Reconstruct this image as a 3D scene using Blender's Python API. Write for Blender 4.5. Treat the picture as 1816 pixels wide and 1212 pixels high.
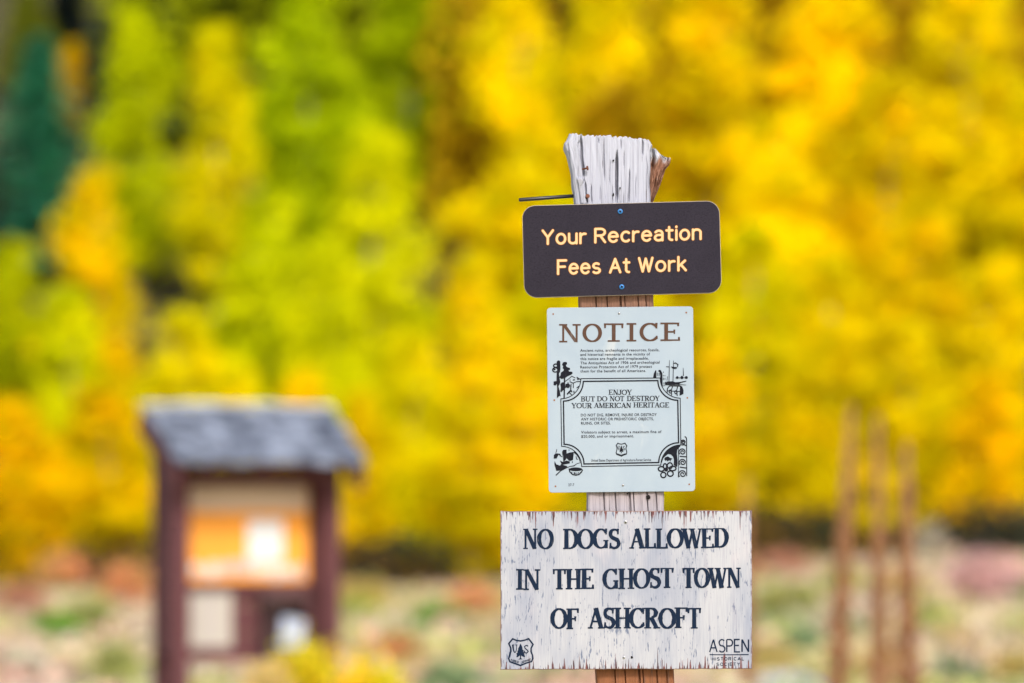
import bpy, math, random
import numpy as np
from math import sin, cos, pi, radians, sqrt
S = bpy.context.scene
for o in list(bpy.data.objects): bpy.data.objects.remove(o)

# ------------------------------------------------------------------ camera
K = 36.0 / 1816 / 200.0                 # tangent per photo pixel (200 mm lens, 36 mm sensor)
CAM = np.array([0.0, -10.9, 1.5])
PITCH = math.atan(319 * K)
cd = bpy.data.cameras.new('camera'); cam = bpy.data.objects.new('camera', cd)
S.collection.objects.link(cam); S.camera = cam
cd.lens = 200; cd.sensor_width = 36; cd.sensor_fit = 'HORIZONTAL'
cd.clip_start = 0.1; cd.clip_end = 3000
cam.location = CAM; cam.rotation_euler = (pi / 2 + PITCH, 0, 0)
cd.dof.use_dof = True; cd.dof.focus_distance = 10.89; cd.dof.aperture_fstop = 3.2
cd.dof.aperture_blades = 9

# ------------------------------------------------------------------ light
SUN_EL, SUN_AZ = radians(39), radians(166)      # azimuth clockwise from +Y: behind the camera
S.view_settings.view_transform = 'Standard'; S.view_settings.look = 'None'
S.view_settings.gamma = 1.0; S.view_settings.exposure = 1.06
w = bpy.data.worlds.new('World'); S.world = w; w.use_nodes = True
nt = w.node_tree; bg = nt.nodes['Background']
sky = nt.nodes.new('ShaderNodeTexSky'); sky.sky_type = 'NISHITA'; sky.sun_disc = False
sky.sun_elevation = SUN_EL; sky.sun_rotation = SUN_AZ
sky.air_density = 1.0; sky.dust_density = 3.0; sky.ozone_density = 1.0
nt.links.new(sky.outputs[0], bg.inputs[0]); bg.inputs[1].default_value = 0.11
sl = bpy.data.lights.new('sun', 'SUN'); sun = bpy.data.objects.new('sun', sl); S.collection.objects.link(sun)
sl.energy = 1.5; sl.angle = radians(10); sl.color = (1.0, 0.96, 0.91)
d = np.array([sin(SUN_AZ) * cos(SUN_EL), cos(SUN_AZ) * cos(SUN_EL), sin(SUN_EL)])
from mathutils import Vector
sun.rotation_euler = Vector(d).to_track_quat('Z', 'Y').to_euler()
sun.location = (0, 0, 30)
S.cycles.use_denoising = True
try: S.cycles.denoiser = 'OPENIMAGEDENOISE'
except Exception: pass
S.cycles.max_bounces = 8; S.cycles.sample_clamp_indirect = 6

# ------------------------------------------------------------------ helpers
_f = np.array([0, cos(PITCH), sin(PITCH)]); _u = np.array([0, -sin(PITCH), cos(PITCH)])
def P(px, py, Y=0.0):
    """world point on the plane y = Y that the photo shows at (px, py)"""
    v = _f + np.array([1., 0, 0]) * (px - 908) * K + _u * (606 - py) * K
    return CAM + v * ((Y + 10.9) / v[1])
SC = 10.9 * K                            # metres per pixel at the signs

def link(o): S.collection.objects.link(o); return o
def tag(o, label=None, cat=None, group=None, kind=None):
    if label: o['label'] = label
    if cat: o['category'] = cat
    if group: o['group'] = group
    if kind: o['kind'] = kind
    return o
def empty(name, loc=(0, 0, 0), rot=(0, 0, 0)):
    o = link(bpy.data.objects.new(name, None)); o.location = loc; o.rotation_euler = rot; o.empty_display_size = .1
    return o
def mesh_obj(name, verts, faces, mat, parent=None, smooth=False, mats=None, mi=None):
    me = bpy.data.meshes.new(name); me.from_pydata([tuple(v) for v in verts], [], faces)
    for m in (mats or [mat]): me.materials.append(m)
    if mi is not None: me.polygons.foreach_set('material_index', mi)
    if smooth: me.polygons.foreach_set('use_smooth', [True] * len(me.polygons))
    me.update(); o = link(bpy.data.objects.new(name, me))
    if parent: o.parent = parent
    return o

class MB:
    def __init__(s): s.v = []; s.f = []; s.m = []
    def add(s, v, f, m=0):
        b = len(s.v); s.v += [tuple(p) for p in v]; s.f += [tuple(i + b for i in q) for q in f]; s.m += [m] * len(f); return s
    def box(s, c, h, rot=None, m=0, ch=0.0):
        """box, centre c, half sizes h, optional 3x3 rot, optional chamfer"""
        c = np.array(c, float); h = np.array(h, float)
        if ch <= 0:
            v = np.array([[x, y, z] for x in (-1, 1) for y in (-1, 1) for z in (-1, 1)]) * h
            f = [(0, 1, 3, 2), (4, 6, 7, 5), (0, 4, 5, 1), (2, 3, 7, 6), (0, 2, 6, 4), (1, 5, 7, 3)]
        else:
            v = []; idx = {}
            for x in (-1, 1):
                for y in (-1, 1):
                    for z in (-1, 1):
                        for a in range(3):
                            p = np.array([x, y, z]) * (h - ch); p[a] = (x, y, z)[a] * h[a]
                            idx[(x, y, z, a)] = len(v); v.append(p)
            v = np.array(v); f = []
            for a in range(3):
                b, c2 = (a + 1) % 3, (a + 2) % 3
                for sg in (-1, 1):
                    q = []
                    for (p1, p2) in ((-1, -1), (1, -1), (1, 1), (-1, 1)):
                        k = [0, 0, 0]; k[a] = sg; k[b] = p1; k[c2] = p2; q.append(idx[(k[0], k[1], k[2], a)])
                    f.append(tuple(q if sg > 0 else q[::-1]))
            for a in range(3):
                b, c2 = (a + 1) % 3, (a + 2) % 3
                for p1 in (-1, 1):
                    for p2 in (-1, 1):
                        k0 = [0, 0, 0]; k1 = [0, 0, 0]; k0[a] = -1; k1[a] = 1
                        for k in (k0, k1): k[b] = p1; k[c2] = p2
                        q = [idx[(*k0, b)], idx[(*k1, b)], idx[(*k1, c2)], idx[(*k0, c2)]]
                        f.append(tuple(q))
            for x in (-1, 1):
                for y in (-1, 1):
                    for z in (-1, 1): f.append(tuple(idx[(x, y, z, a)] for a in range(3)))
        if rot is not None: v = v @ np.array(rot).T
        return s.add(v + c, f, m)
    def tube(s, pts, rad, n=10, m=0, caps=True):
        pts = [np.array(p, float) for p in pts]; k = len(pts)
        if not hasattr(rad, '__len__'): rad = [rad] * k
        V = []; F = []
        for i, p in enumerate(pts):
            t = pts[min(i + 1, k - 1)] - pts[max(i - 1, 0)]; t /= np.linalg.norm(t) + 1e-12
            a = np.cross(t, [0, 0, 1.]) if abs(t[2]) < .9 else np.cross(t, [1., 0, 0]); a /= np.linalg.norm(a); b = np.cross(t, a)
            for j in range(n):
                q = 2 * pi * j / n; V.append(p + rad[i] * (a * cos(q) + b * sin(q)))
        for i in range(k - 1):
            for j in range(n): F.append((i * n + j, i * n + (j + 1) % n, (i + 1) * n + (j + 1) % n, (i + 1) * n + j))
        if caps: F.append(tuple(range(n))[::-1]); F.append(tuple((k - 1) * n + j for j in range(n)))
        return s.add(V, F, m)
    def prism(s, outline, y0, y1, m=0):
        """outline (x,z) extruded from y0 (front) to y1 (back)"""
        n = len(outline); v = [(x, y0, z) for x, z in outline] + [(x, y1, z) for x, z in outline]
        f = [tuple(range(n)), tuple(range(2 * n - 1, n - 1, -1))] + [((i + 1) % n, i, n + i, n + (i + 1) % n) for i in range(n)]
        return s.add(v, f, m)
    def build(s, name, mat, parent=None, smooth=False):
        ms = mat if isinstance(mat, (list, tuple)) else [mat]
        return mesh_obj(name, s.v, s.f, None, parent, smooth, mats=ms, mi=s.m)

def hash2(ix, iy, seed=0):
    h = (ix.astype(np.int64) * 374761393 + iy.astype(np.int64) * 668265263 + seed * 974634777) & 0x7fffffff
    h = ((h ^ (h >> 13)) * 1274126177) & 0x7fffffff
    return ((h ^ (h >> 16)) & 0xffff) / 65535.0
def vnoise(x, y, seed=0):
    x = np.asarray(x, float); y = np.asarray(y, float); ix = np.floor(x); iy = np.floor(y); fx = x - ix; fy = y - iy
    fx = fx * fx * (3 - 2 * fx); fy = fy * fy * (3 - 2 * fy)
    a = hash2(ix, iy, seed); b = hash2(ix + 1, iy, seed); c = hash2(ix, iy + 1, seed); e = hash2(ix + 1, iy + 1, seed)
    return (a * (1 - fx) + b * fx) * (1 - fy) + (c * (1 - fx) + e * fx) * fy
def sstep(a, b, x):
    t = np.clip((np.asarray(x, float) - a) / (b - a), 0, 1); return t * t * (3 - 2 * t)

# ------------------------------------------------------------------ materials
class NT:
    """tiny node-graph writer"""
    def __init__(s, name, rough=.8, spec=.3):
        s.mat = bpy.data.materials.new(name); s.mat.use_nodes = True; s.t = s.mat.node_tree
        s.b = s.t.nodes['Principled BSDF']; s.b.inputs['Roughness'].default_value = rough
        s.b.inputs['Specular IOR Level'].default_value = spec
    def n(s, typ, **kw):
        n = s.t.nodes.new('ShaderNode' + typ)
        for k, v in kw.items(): setattr(n, k, v)
        return n
    def l(s, a, b): s.t.links.new(a, b)
    def put(s, sock, v):
        if hasattr(v, 'is_linked'): s.l(v, sock)
        else: sock.default_value = v if not (isinstance(v, tuple) and len(v) == 3 and sock.type == 'RGBA') else (*v, 1)
    def coord(s, scale=(1, 1, 1), kind='Object', loc=(0, 0, 0)):
        if not hasattr(s, 'tc'): s.tc = s.n('TexCoord')
        m = s.n('Mapping'); s.l(s.tc.outputs[kind], m.inputs[0]); m.inputs['Scale'].default_value = scale; m.inputs['Location'].default_value = loc
        return m.outputs[0]
    def noise(s, scale=(1, 1, 1), detail=3, rough=.55, dist=0., loc=(0, 0, 0), kind='Object'):
        q = s.n('TexNoise'); s.l(s.coord(scale, kind, loc), q.inputs['Vector']); q.inputs['Scale'].default_value = 1
        q.inputs['Detail'].default_value = detail; q.inputs['Roughness'].default_value = rough; q.inputs['Distortion'].default_value = dist
        return q.outputs['Fac']
    def math(s, op, a, b=0., c=0.):
        q = s.n('Math', operation=op)
        for i, v in enumerate((a, b, c)): s.put(q.inputs[i], v)
        return q.outputs[0]
    def rng(s, v, a, b, c=0., d=1.):
        q = s.n('MapRange', interpolation_type='SMOOTHSTEP')
        for i, x in enumerate((v, a, b, c, d)): s.put(q.inputs[i], x)
        return q.outputs[0]
    def mix(s, fac, a, b, mode='MIX'):
        q = s.n('MixRGB', blend_type=mode)
        for i, v in enumerate((fac, a, b)): s.put(q.inputs[i], v)
        return q.outputs[0]
    def ramp(s, fac, stops, interp='LINEAR'):
        q = s.n('ValToRGB'); s.l(fac, q.inputs[0]); r = q.color_ramp; r.interpolation = interp
        r.elements[0].position = stops[0][0]; r.elements[0].color = (*stops[0][1], 1)
        r.elements[1].position = stops[-1][0]; r.elements[1].color = (*stops[-1][1], 1)
        for p, c in stops[1:-1]:
            e = r.elements.new(p); e.color = (*c, 1)
        return q.outputs[0]
    def sep(s, kind='Object'):
        if not hasattr(s, 'tc'): s.tc = s.n('TexCoord')
        q = s.n('SeparateXYZ'); s.l(s.tc.outputs[kind], q.inputs[0]); return q.outputs
    def color(s, v): s.put(s.b.inputs['Base Color'], v); return s
    def bump(s, h, strength=.5, dist=.001):
        q = s.n('Bump'); q.inputs['Strength'].default_value = strength; q.inputs['Distance'].default_value = dist
        s.l(h, q.inputs['Height']); s.l(q.outputs[0], s.b.inputs['Normal']); return s
def plain(name, col, rough=.7, spec=.3, var=.15, scale=30, metal=0.):
    m = NT(name, rough, spec); k = m.noise((scale,) * 3, 4)
    m.color(m.mix(k, tuple(c * (1 - var) for c in col), tuple(min(1, c * (1 + var)) for c in col)))
    m.b.inputs['Metallic'].default_value = metal
    return m.mat

# weathered post: grey where the weather reaches it, brown where the signs have sheltered it
def m_post():
    m = NT('weathered_post_wood', .85, .2); z = m.sep()[2]
    t = m.math('MULTIPLY', m.math('SUBTRACT', z, 1.10), 1 / 1.2)      # z 1.10 .. 2.30
    wob = m.math('MULTIPLY', m.math('SUBTRACT', m.noise((40, 40, 4), 2), .5), .012)
    t = m.math('ADD', t, wob)
    def q(py): return (P(1100, py)[2] - 1.10) / 1.2
    base = m.ramp(t, [(0, (.20, .075, .03)), (q(1186), (.22, .09, .042)), (q(1100), (.22, .16, .13)), (q(900), (.34, .32, .35)), (q(868), (.30, .25, .25)),
                      (q(700), (.24, .15, .11)), (q(548), (.19, .10, .065)), (q(520), (.25, .14, .10)), (q(430), (.32, .29, .30)), (q(372), (.34, .355, .42)), (1, (.39, .405, .465))])
    g = m.math('ADD', m.math('MULTIPLY', m.noise((260, 120, 4.0), 5, .65), .5), m.math('MULTIPLY', m.noise((620, 200, 9), 4, .7, .2, (2, 2, 2)), .5))
    col = m.mix(.7, base, m.ramp(g, [(.32, (.40, .36, .35)), (.46, (.88, .87, .89)), (.56, (1.05, 1.04, 1.04)), (.68, (1.25, 1.24, 1.22))]), 'MULTIPLY')
    big = m.noise((30, 30, 5), 3, .6)
    col = m.mix(m.rng(big, .55, .75, 0, .5), col, m.mix(1., col, (.78, .66, .58), 'MULTIPLY'))
    fine = m.noise((170, 60, 1.6), 2, .5, .3, (3, 1, 7))
    ck = m.math('LESS_THAN', m.math('ABSOLUTE', m.math('SUBTRACT', fine, .5)), .008)
    gate = m.rng(m.noise((60, 60, 9), 2), .45, .6)
    col = m.mix(m.math('MULTIPLY', m.math('MULTIPLY', ck, gate), .75), col, (.06, .05, .05))
    kn = m.noise((55, 30, 28), 3, .7, 1.5, (9, 2, 1))
    col = m.mix(m.rng(kn, .68, .74, 0, .5), col, (.16, .12, .11))
    m.color(col).bump(g, .55, .0012); return m.mat
def m_bark():
    m = NT('split_bark_wood', .9, .15); z = m.sep()[2]
    g = m.noise((190, 60, 34), 5, .7, .8)
    c = m.ramp(g, [(.3, (.05, .022, .015)), (.45, (.20, .095, .06)), (.58, (.34, .19, .13)), (.72, (.46, .33, .27))])
    grey = m.ramp(g, [(.3, (.25, .25, .29)), (.55, (.52, .54, .60)), (.75, (.70, .72, .76))])
    zt = P(1170, 262)[2]
    k = m.rng(m.math('ADD', z, m.math('MULTIPLY', m.math('SUBTRACT', m.noise((60, 60, 30), 3), .5), .08)), zt - .035, zt - .005)
    m.color(m.mix(k, c, grey)).bump(g, .9, .004); return m.mat
def m_ply():
    m = NT('worn_white_paint_on_plywood', .9, .1); X, Y, Z = m.sep()
    warp = m.noise((7, 1, 2.2), 2, .5, .6, (2.3, 0, 5.1))
    rings = m.math('ABSOLUTE', m.math('SINE', m.math('MULTIPLY', warp, 42.)))
    ringmask = m.rng(rings, .35, .0)
    big = m.noise((9, 1, 3.2), 3, .6, .4)
    base = m.mix(m.rng(big, .35, .65), (.262, .282, .340), (.382, .387, .412))
    base = m.mix(m.rng(m.noise((14, 1, 5), 3, .6, 0, (4, 4, 1)), .55, .72, 0, .55), base, (.44, .41, .43))
    fine = m.noise((420, 1, 16), 3, .6)
    base = m.mix(.40, base, m.ramp(fine, [(.3, (.62, .64, .72)), (.55, (1, 1, 1)), (.75, (1.1, 1.1, 1.1))]), 'MULTIPLY')
    sp = m.noise((300, 1, 46), 3, .62, 0, (5, 0, 3))
    dens = m.math('ADD', m.math('MULTIPLY', ringmask, .10), m.math('MULTIPLY', m.math('SUBTRACT', m.noise((13, 1, 5), 3), .56), .42))
    sm = m.rng(m.math('ADD', sp, dens), .60, .67)
    col = m.mix(m.math('MULTIPLY', sm, .85), base, (.10, .125, .19))
    st = m.noise((75, 1, 5), 3, .6, .2, (8, 0, 2))
    gate = m.rng(m.math('SUBTRACT', X, m.math('MULTIPLY', Z, .05)), .10, .19, .25, 1.)
    col = m.mix(m.math('MULTIPLY', m.rng(st, .56, .72, 0, .55), gate), col, (.22, .21, .27))
    # paint flaked off along the top and bottom edges
    hz = .1515
    dtop = m.math('SUBTRACT', hz, Z); dbot = m.math('ADD', hz, Z); ed = m.math('MINIMUM', dtop, dbot)
    chn = m.noise((190, 1, 6), 3, .65, 0, (1, 0, 9)); lng = m.noise((26, 1, 1), 2)
    lim = m.math('MULTIPLY', m.rng(chn, .46, .76), m.rng(lng, .30, .65, .016, .052))
    chip = m.rng(m.math('SUBTRACT', lim, ed), -.0008, .0012)
    chipc = m.mix(m.rng(m.noise((120, 1, 40), 3), .4, .6), (.15, .062, .06), (.06, .04, .045))
    col = m.mix(chip, col, chipc)
    side = m.rng(m.math('SUBTRACT', .2402, m.math('ABSOLUTE', X)), .0015, .0035)
    col = m.mix(m.math('MULTIPLY', m.math('SUBTRACT', 1., side), m.rng(m.noise((1, 1, 60), 3), .45, .6)), col, (.14, .11, .12))
    m.color(col).bump(m.math('SUBTRACT', fine, m.math('MULTIPLY', sm, .6)), .45, .0006); return m.mat
def m_brown():
    m = NT('grained_brown_plastic', .8, .12)
    g = m.noise((300, 300, 420), 3, .6, .8); b = m.noise((12, 12, 12), 4, .6)
    col = m.mix(b, (.016, .0135, .021), (.028, .024, .035))
    col = m.mix(m.rng(g, .42, .74, 0, .55), col, (.006, .005, .008))
    m.color(col).bump(g, .6, .0007); return m.mat
def m_notice():
    m = NT('glossy_white_sheet_metal', .28, .4)
    b = m.noise((9, 9, 6), 4, .6, .8)
    col = m.mix(b, (.224, .288, .360), (.312, .370, .420))
    col = m.mix(m.rng(m.noise((16, 16, 9), 4, .6, .6, (3, 0, 8)), .60, .74, 0, .7), col, (.40, .43, .44))
    col = m.mix(m.rng(m.noise((300, 300, 120), 3, .6), .70, .78, 0, .35), col, (.14, .15, .15))
    m.color(col).bump(m.noise((14, 14, 10), 2, .5), .25, .004); return m.mat
def m_ink(name, col, wear, s=(260, 1, 60)):
    m = NT(name, .85, .06); k = m.noise(s, 3, .6)
    m.color(m.mix(m.rng(k, .58, .74, 0, wear), col, tuple(c * .5 + .12 for c in col))); return m.mat
def m_leaf(name, hue=.016, val=.36, trans=.45):
    m = NT(name, .8, .04); oi = m.n('ObjectInfo'); at = m.n('Attribute', attribute_name='tint'); f = at.outputs['Fac']
    hs = m.n('HueSaturation'); m.l(oi.outputs['Color'], hs.inputs['Color'])
    m.l(m.rng(f, 0., 1., .5 - hue, .5 + hue), hs.inputs['Hue']); m.l(m.rng(f, 1., 0., 1 - val, 1 + val), hs.inputs['Value'])
    m.color(hs.outputs[0]); return leafy(m, hs.outputs[0], trans)
def m_vcol(name, trans=.35):
    m = NT(name, .75, .1); at = m.n('Attribute', attribute_name='col'); m.color(at.outputs['Color']); return leafy(m, at.outputs['Color'], trans)
def leafy(m, c, trans):
    tr = m.n('BsdfTranslucent'); m.l(c, tr.inputs[0]); mx = m.n('MixShader'); mx.inputs[0].default_value = trans
    out = [n for n in m.t.nodes if n.type == 'OUTPUT_MATERIAL'][0]
    m.l(m.b.outputs[0], mx.inputs[1]); m.l(tr.outputs[0], mx.inputs[2]); m.l(mx.outputs[0], out.inputs[0]); return m.mat
def m_ground():
    m = NT('dry_meadow_soil', .95, .05)
    a = m.noise((.16, .16, .16), 4, .6); b = m.noise((1.3, 1.3, 1.3), 4, .6); c = m.noise((.07, .09, .1), 3, .5, 0, (30, 11, 0))
    col = m.mix(m.rng(a, .35, .65), (.58, .46, .34), (.60, .55, .32))
    col = m.mix(m.rng(c, .5, .64, 0, .55), col, (.62, .38, .33))
    col = m.mix(m.rng(b, .4, .7, 0, .5), col, (.34, .40, .16))
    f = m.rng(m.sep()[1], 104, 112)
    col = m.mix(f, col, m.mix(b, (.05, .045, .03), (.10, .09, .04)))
    m.color(col).bump(b, .6, .1); return m.mat
def m_wood_brown():
    m = NT('dark_red_brown_stained_wood', .7, .3); g = m.noise((40, 40, 2), 4, .6)
    m.color(m.mix(g, (.070, .024, .028), (.13, .042, .046))).bump(g, .4, .003); return m.mat
def m_shingle():
    m = NT('grey_weathered_shingles', .85, .25); g = m.noise((5, 14, 14), 3, .65); h = m.noise((60, 5, 60), 3); gm = m.n('NewGeometry').outputs['Random Per Island']
    g = m.math('ADD', m.math('MULTIPLY', g, .66), m.math('MULTIPLY', gm, .34))
    m.color(m.mix(m.rng(h, .35, .7, 0, .6), m.mix(m.rng(g, .25, .80), (.035, .048, .075), (.33, .38, .47)), (.10, .10, .13))).bump(h, .5, .006); return m.mat

M = dict(post=m_post(), bark=m_bark(), ply=m_ply(), brown=m_brown(), notice=m_notice(),
         navy=m_ink('worn_navy_paint', (.008, .016, .036), .6), ink=m_ink('black_print_ink', (.010, .011, .016), .25),
         bink=m_ink('brown_print_ink', (.075, .042, .030), .4, (60, 1, 14)), cream=plain('cream_routed_core', (.60, .39, .20), .7, .1, .06),
         rim=plain('orange_brown_routed_edge', (.22, .080, .018), .8, .1, .2, 90), edge=plain('pale_plastic_edge', (.30, .25, .20), .6, .3, .2),
         blue=plain('blue_screw_paint', (.025, .16, .42), .4, .5, .15), black=plain('black_rod_steel', (.012, .012, .014), .4, .5, .4, 60),
         rust=plain('rusty_nail_iron', (.12, .045, .025), .85, .3, .5, 300), steel=plain('dull_zinc_steel', (.42, .42, .42), .4, .5, .3, 300, .8),
         hole=plain('dark_hole_wood', (.012, .010, .010), .9, .1), plyedge=plain('plywood_edge_layers', (.20, .13, .11), .9, .1, .4, 120),
         kwood=m_wood_brown(), shingle=m_shingle(), leaf=m_leaf('aspen_leaves', .011, .34, .46), needle=m_leaf('spruce_needles', .03, .4, .35),
         shrub=m_leaf('shrub_leaves', .04, .4, .3), vcol=m_vcol('mixed_plants'), grass=m_vcol('meadow_grass', .3), ground=m_ground(),
         aspen=plain('pale_aspen_bark', (.34, .33, .28), .85, .2, .5, 4), sprucebark=plain('spruce_bark', (.09, .065, .05), .9, .1, .4, 8),
         stalk=plain('dry_brown_seed_heads', (.30, .15, .075), .9, .1, .45, 25), rock=plain('grey_boulder_rock', (.26, .29, .34), .9, .2, .35, 5),
         print=plain('pale_print_paper', (.60, .57, .54), .7, .3, .06), ridge=plain('ridge_shingles_painted_highlight', (.48, .52, .58), .85, .2, .45, 7), beige=plain('beige_poster_band', (.62, .46, .33), .6, .3, .1), orange=plain('orange_poster_print', (.85, .33, .035), .5, .3, .12, 4),
         paper=plain('white_paper', (.66, .66, .66), .7, .3, .04), cream2=plain('cream_paper', (.42, .38, .33), .7, .3, .06, 20),
         greyprint=plain('grey_poster_print', (.42, .38, .38), .7, .3, .35, 40), bpaper=plain('bluish_leaflet_paper', (.40, .45, .58), .6, .3, .06),
         box=plain('dark_box_metal', (.065, .034, .036), .5, .4, .3, 20), twig=plain('dry_twigs', (.16, .11, .08), .9, .1, .3))

# ------------------------------------------------------------------ terrain
def terr(x, y):
    x = np.asarray(x, float); y = np.asarray(y, float); d = y + 10.9
    z = np.clip(d - 50, 0, 70) / 65 * (-.12 + .72 * sstep(-4, 9, x))
    e = np.clip(d - 119, 0, None)
    z = z + .30 * (np.sqrt(e * e + 36) - 6) * (1 + .0 * x)
    z = z - .18 * np.clip(d - 330, 0, None)
    z = z + .10 * (vnoise(x * .25, y * .25, 5) - .5) * sstep(14, 40, d)
    return z
def build_ground():
    ys = np.concatenate([np.linspace(-320, -20, 16)[:-1], np.linspace(-20, 10, 11)[:-1], np.linspace(10, 160, 151)[:-1], np.linspace(160, 420, 40)[:-1], np.linspace(420, 900, 12)])
    xs = np.concatenate([np.linspace(-600, -40, 20)[:-1], np.linspace(-40, 40, 81), np.linspace(40, 600, 20)[1:]])
    X, Y = np.meshgrid(xs, ys); Z = terr(X, Y); n, k = X.shape
    v = np.stack([X, Y, Z], -1).reshape(-1, 3)
    f = [(i * k + j, i * k + j + 1, (i + 1) * k + j + 1, (i + 1) * k + j) for i in range(n - 1) for j in range(k - 1)]
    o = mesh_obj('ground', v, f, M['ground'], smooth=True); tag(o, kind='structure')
build_ground()

# ------------------------------------------------------------------ flat drawing: letters, lines, emblems
class Sign:
    def __init__(s, name, cx, cy, ang, y, label, cat):
        s.c = np.array([cx, cy]); s.a = radians(ang)
        p = P(cx, cy, y); s.e = empty(name, p, (0, -s.a, 0)); tag(s.e, label, cat)
    def loc(s, px, py):
        dx, dy = (px - s.c[0]) * SC, -(py - s.c[1]) * SC
        return (dx * cos(s.a) + dy * sin(s.a), -dx * sin(s.a) + dy * cos(s.a))
def arc(cx, cy, rx, ry, a0, a1, n=14):
    return [(cx + rx * cos(radians(a0 + (a1 - a0) * i / n)), cy + ry * sin(radians(a0 + (a1 - a0) * i / n))) for i in range(n + 1)]
class Ink:
    def __init__(s, sign, y, mp=None, jit=0., step=2.2e-5):
        s.sg = sign; s.y = y; s.v = []; s.f = []; s.k = 0; s.mp = mp or (lambda x, y: (x, y)); s.r = random.Random(7); s.jit = jit; s.step = step; s.m = []
    def L(s, p): return s.sg.loc(*s.mp(*p))
    def _add(s, pts, faces):
        s.k = (s.k + 1) % 24; y = s.y - s.k * s.step; b = len(s.v)
        s.v += [(x, y, z) for x, z in pts]; s.f += [tuple(b + i for i in q) for q in faces]
    def poly(s, pts): q = [s.L(p) for p in pts]; s._add(q, [tuple(range(len(q)))])
    def strip(s, pts, w, closed=False, cap=False, zl=None):
        """pts in mapped units; w = width(s) in photo pixels"""
        if not closed and len(pts) > 8 and abs(pts[0][0] - pts[-1][0]) + abs(pts[0][1] - pts[-1][1]) < 1e-6:
            closed = True; pts = pts[:-1]; w = w[:-1] if hasattr(w, '__len__') else w
        q = [np.array(s.L(p)) for p in pts]; n = len(q)
        if n < 2: return
        if not hasattr(w, '__len__'): w = [w] * n
        w = [max(.05, wi * (1 + s.jit * (s.r.random() - .5) * 2)) * SC / 2 for wi in w]
        Lf = []; Rt = []
        for i in range(n):
            if closed: a, b = q[i - 1], q[(i + 1) % n]
            else: a, b = q[max(i - 1, 0)], q[min(i + 1, n - 1)]
            d1 = q[i] - a; d2 = b - q[i]
            n1 = np.linalg.norm(d1); n2 = np.linalg.norm(d2)
            if n1 < 1e-9: d1 = d2; n1 = n2
            if n2 < 1e-9: d2 = d1; n2 = n1
            d1 = d1 / n1; d2 = d2 / n2; t = d1 + d2; t = t / (np.linalg.norm(t) + 1e-9); m = np.array([-t[1], t[0]])
            c = max(.45, m @ np.array([-d1[1], d1[0]])); Lf.append(q[i] + m * w[i] / c); Rt.append(q[i] - m * w[i] / c)
        if zl is not None:
            for p in Lf + Rt: p[1] = min(max(p[1], zl[0]), zl[1])
        pts2 = Lf + Rt; fs = [(i, i + n, i + 1 + n, i + 1) for i in range(n - 1)]
        if closed: fs.append((n - 1, 2 * n - 1, n, 0))
        if cap and not closed:
            for e, dr in ((0, -1), (n - 1, 1)):
                nb = q[1] if e == 0 else q[n - 2]; t = (q[e] - nb); t = t / np.linalg.norm(t); m = np.array([-t[1], t[0]])
                b = len(pts2); pts2 += [q[e] + w[e] * (m * cos(a) + t * sin(a)) for a in np.linspace(0, pi, 9)]
                fs.append(tuple(range(b, b + 9)))
        s._add([tuple(p) for p in pts2], fs)
    def disc(s, c, rx, ry=None, n=16): s.poly([(c[0] + rx * cos(2 * pi * i / n), c[1] + (ry or rx) * sin(2 * pi * i / n)) for i in range(n)])
    def ring(s, c, rx, ry, w, n=24): s.strip([(c[0] + rx * cos(2 * pi * i / n), c[1] + ry * sin(2 * pi * i / n)) for i in range(n)], w, closed=True)
    def build(s, name, mat): 
        return mesh_obj(name, s.v, s.f, mat, s.sg.e)

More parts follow.
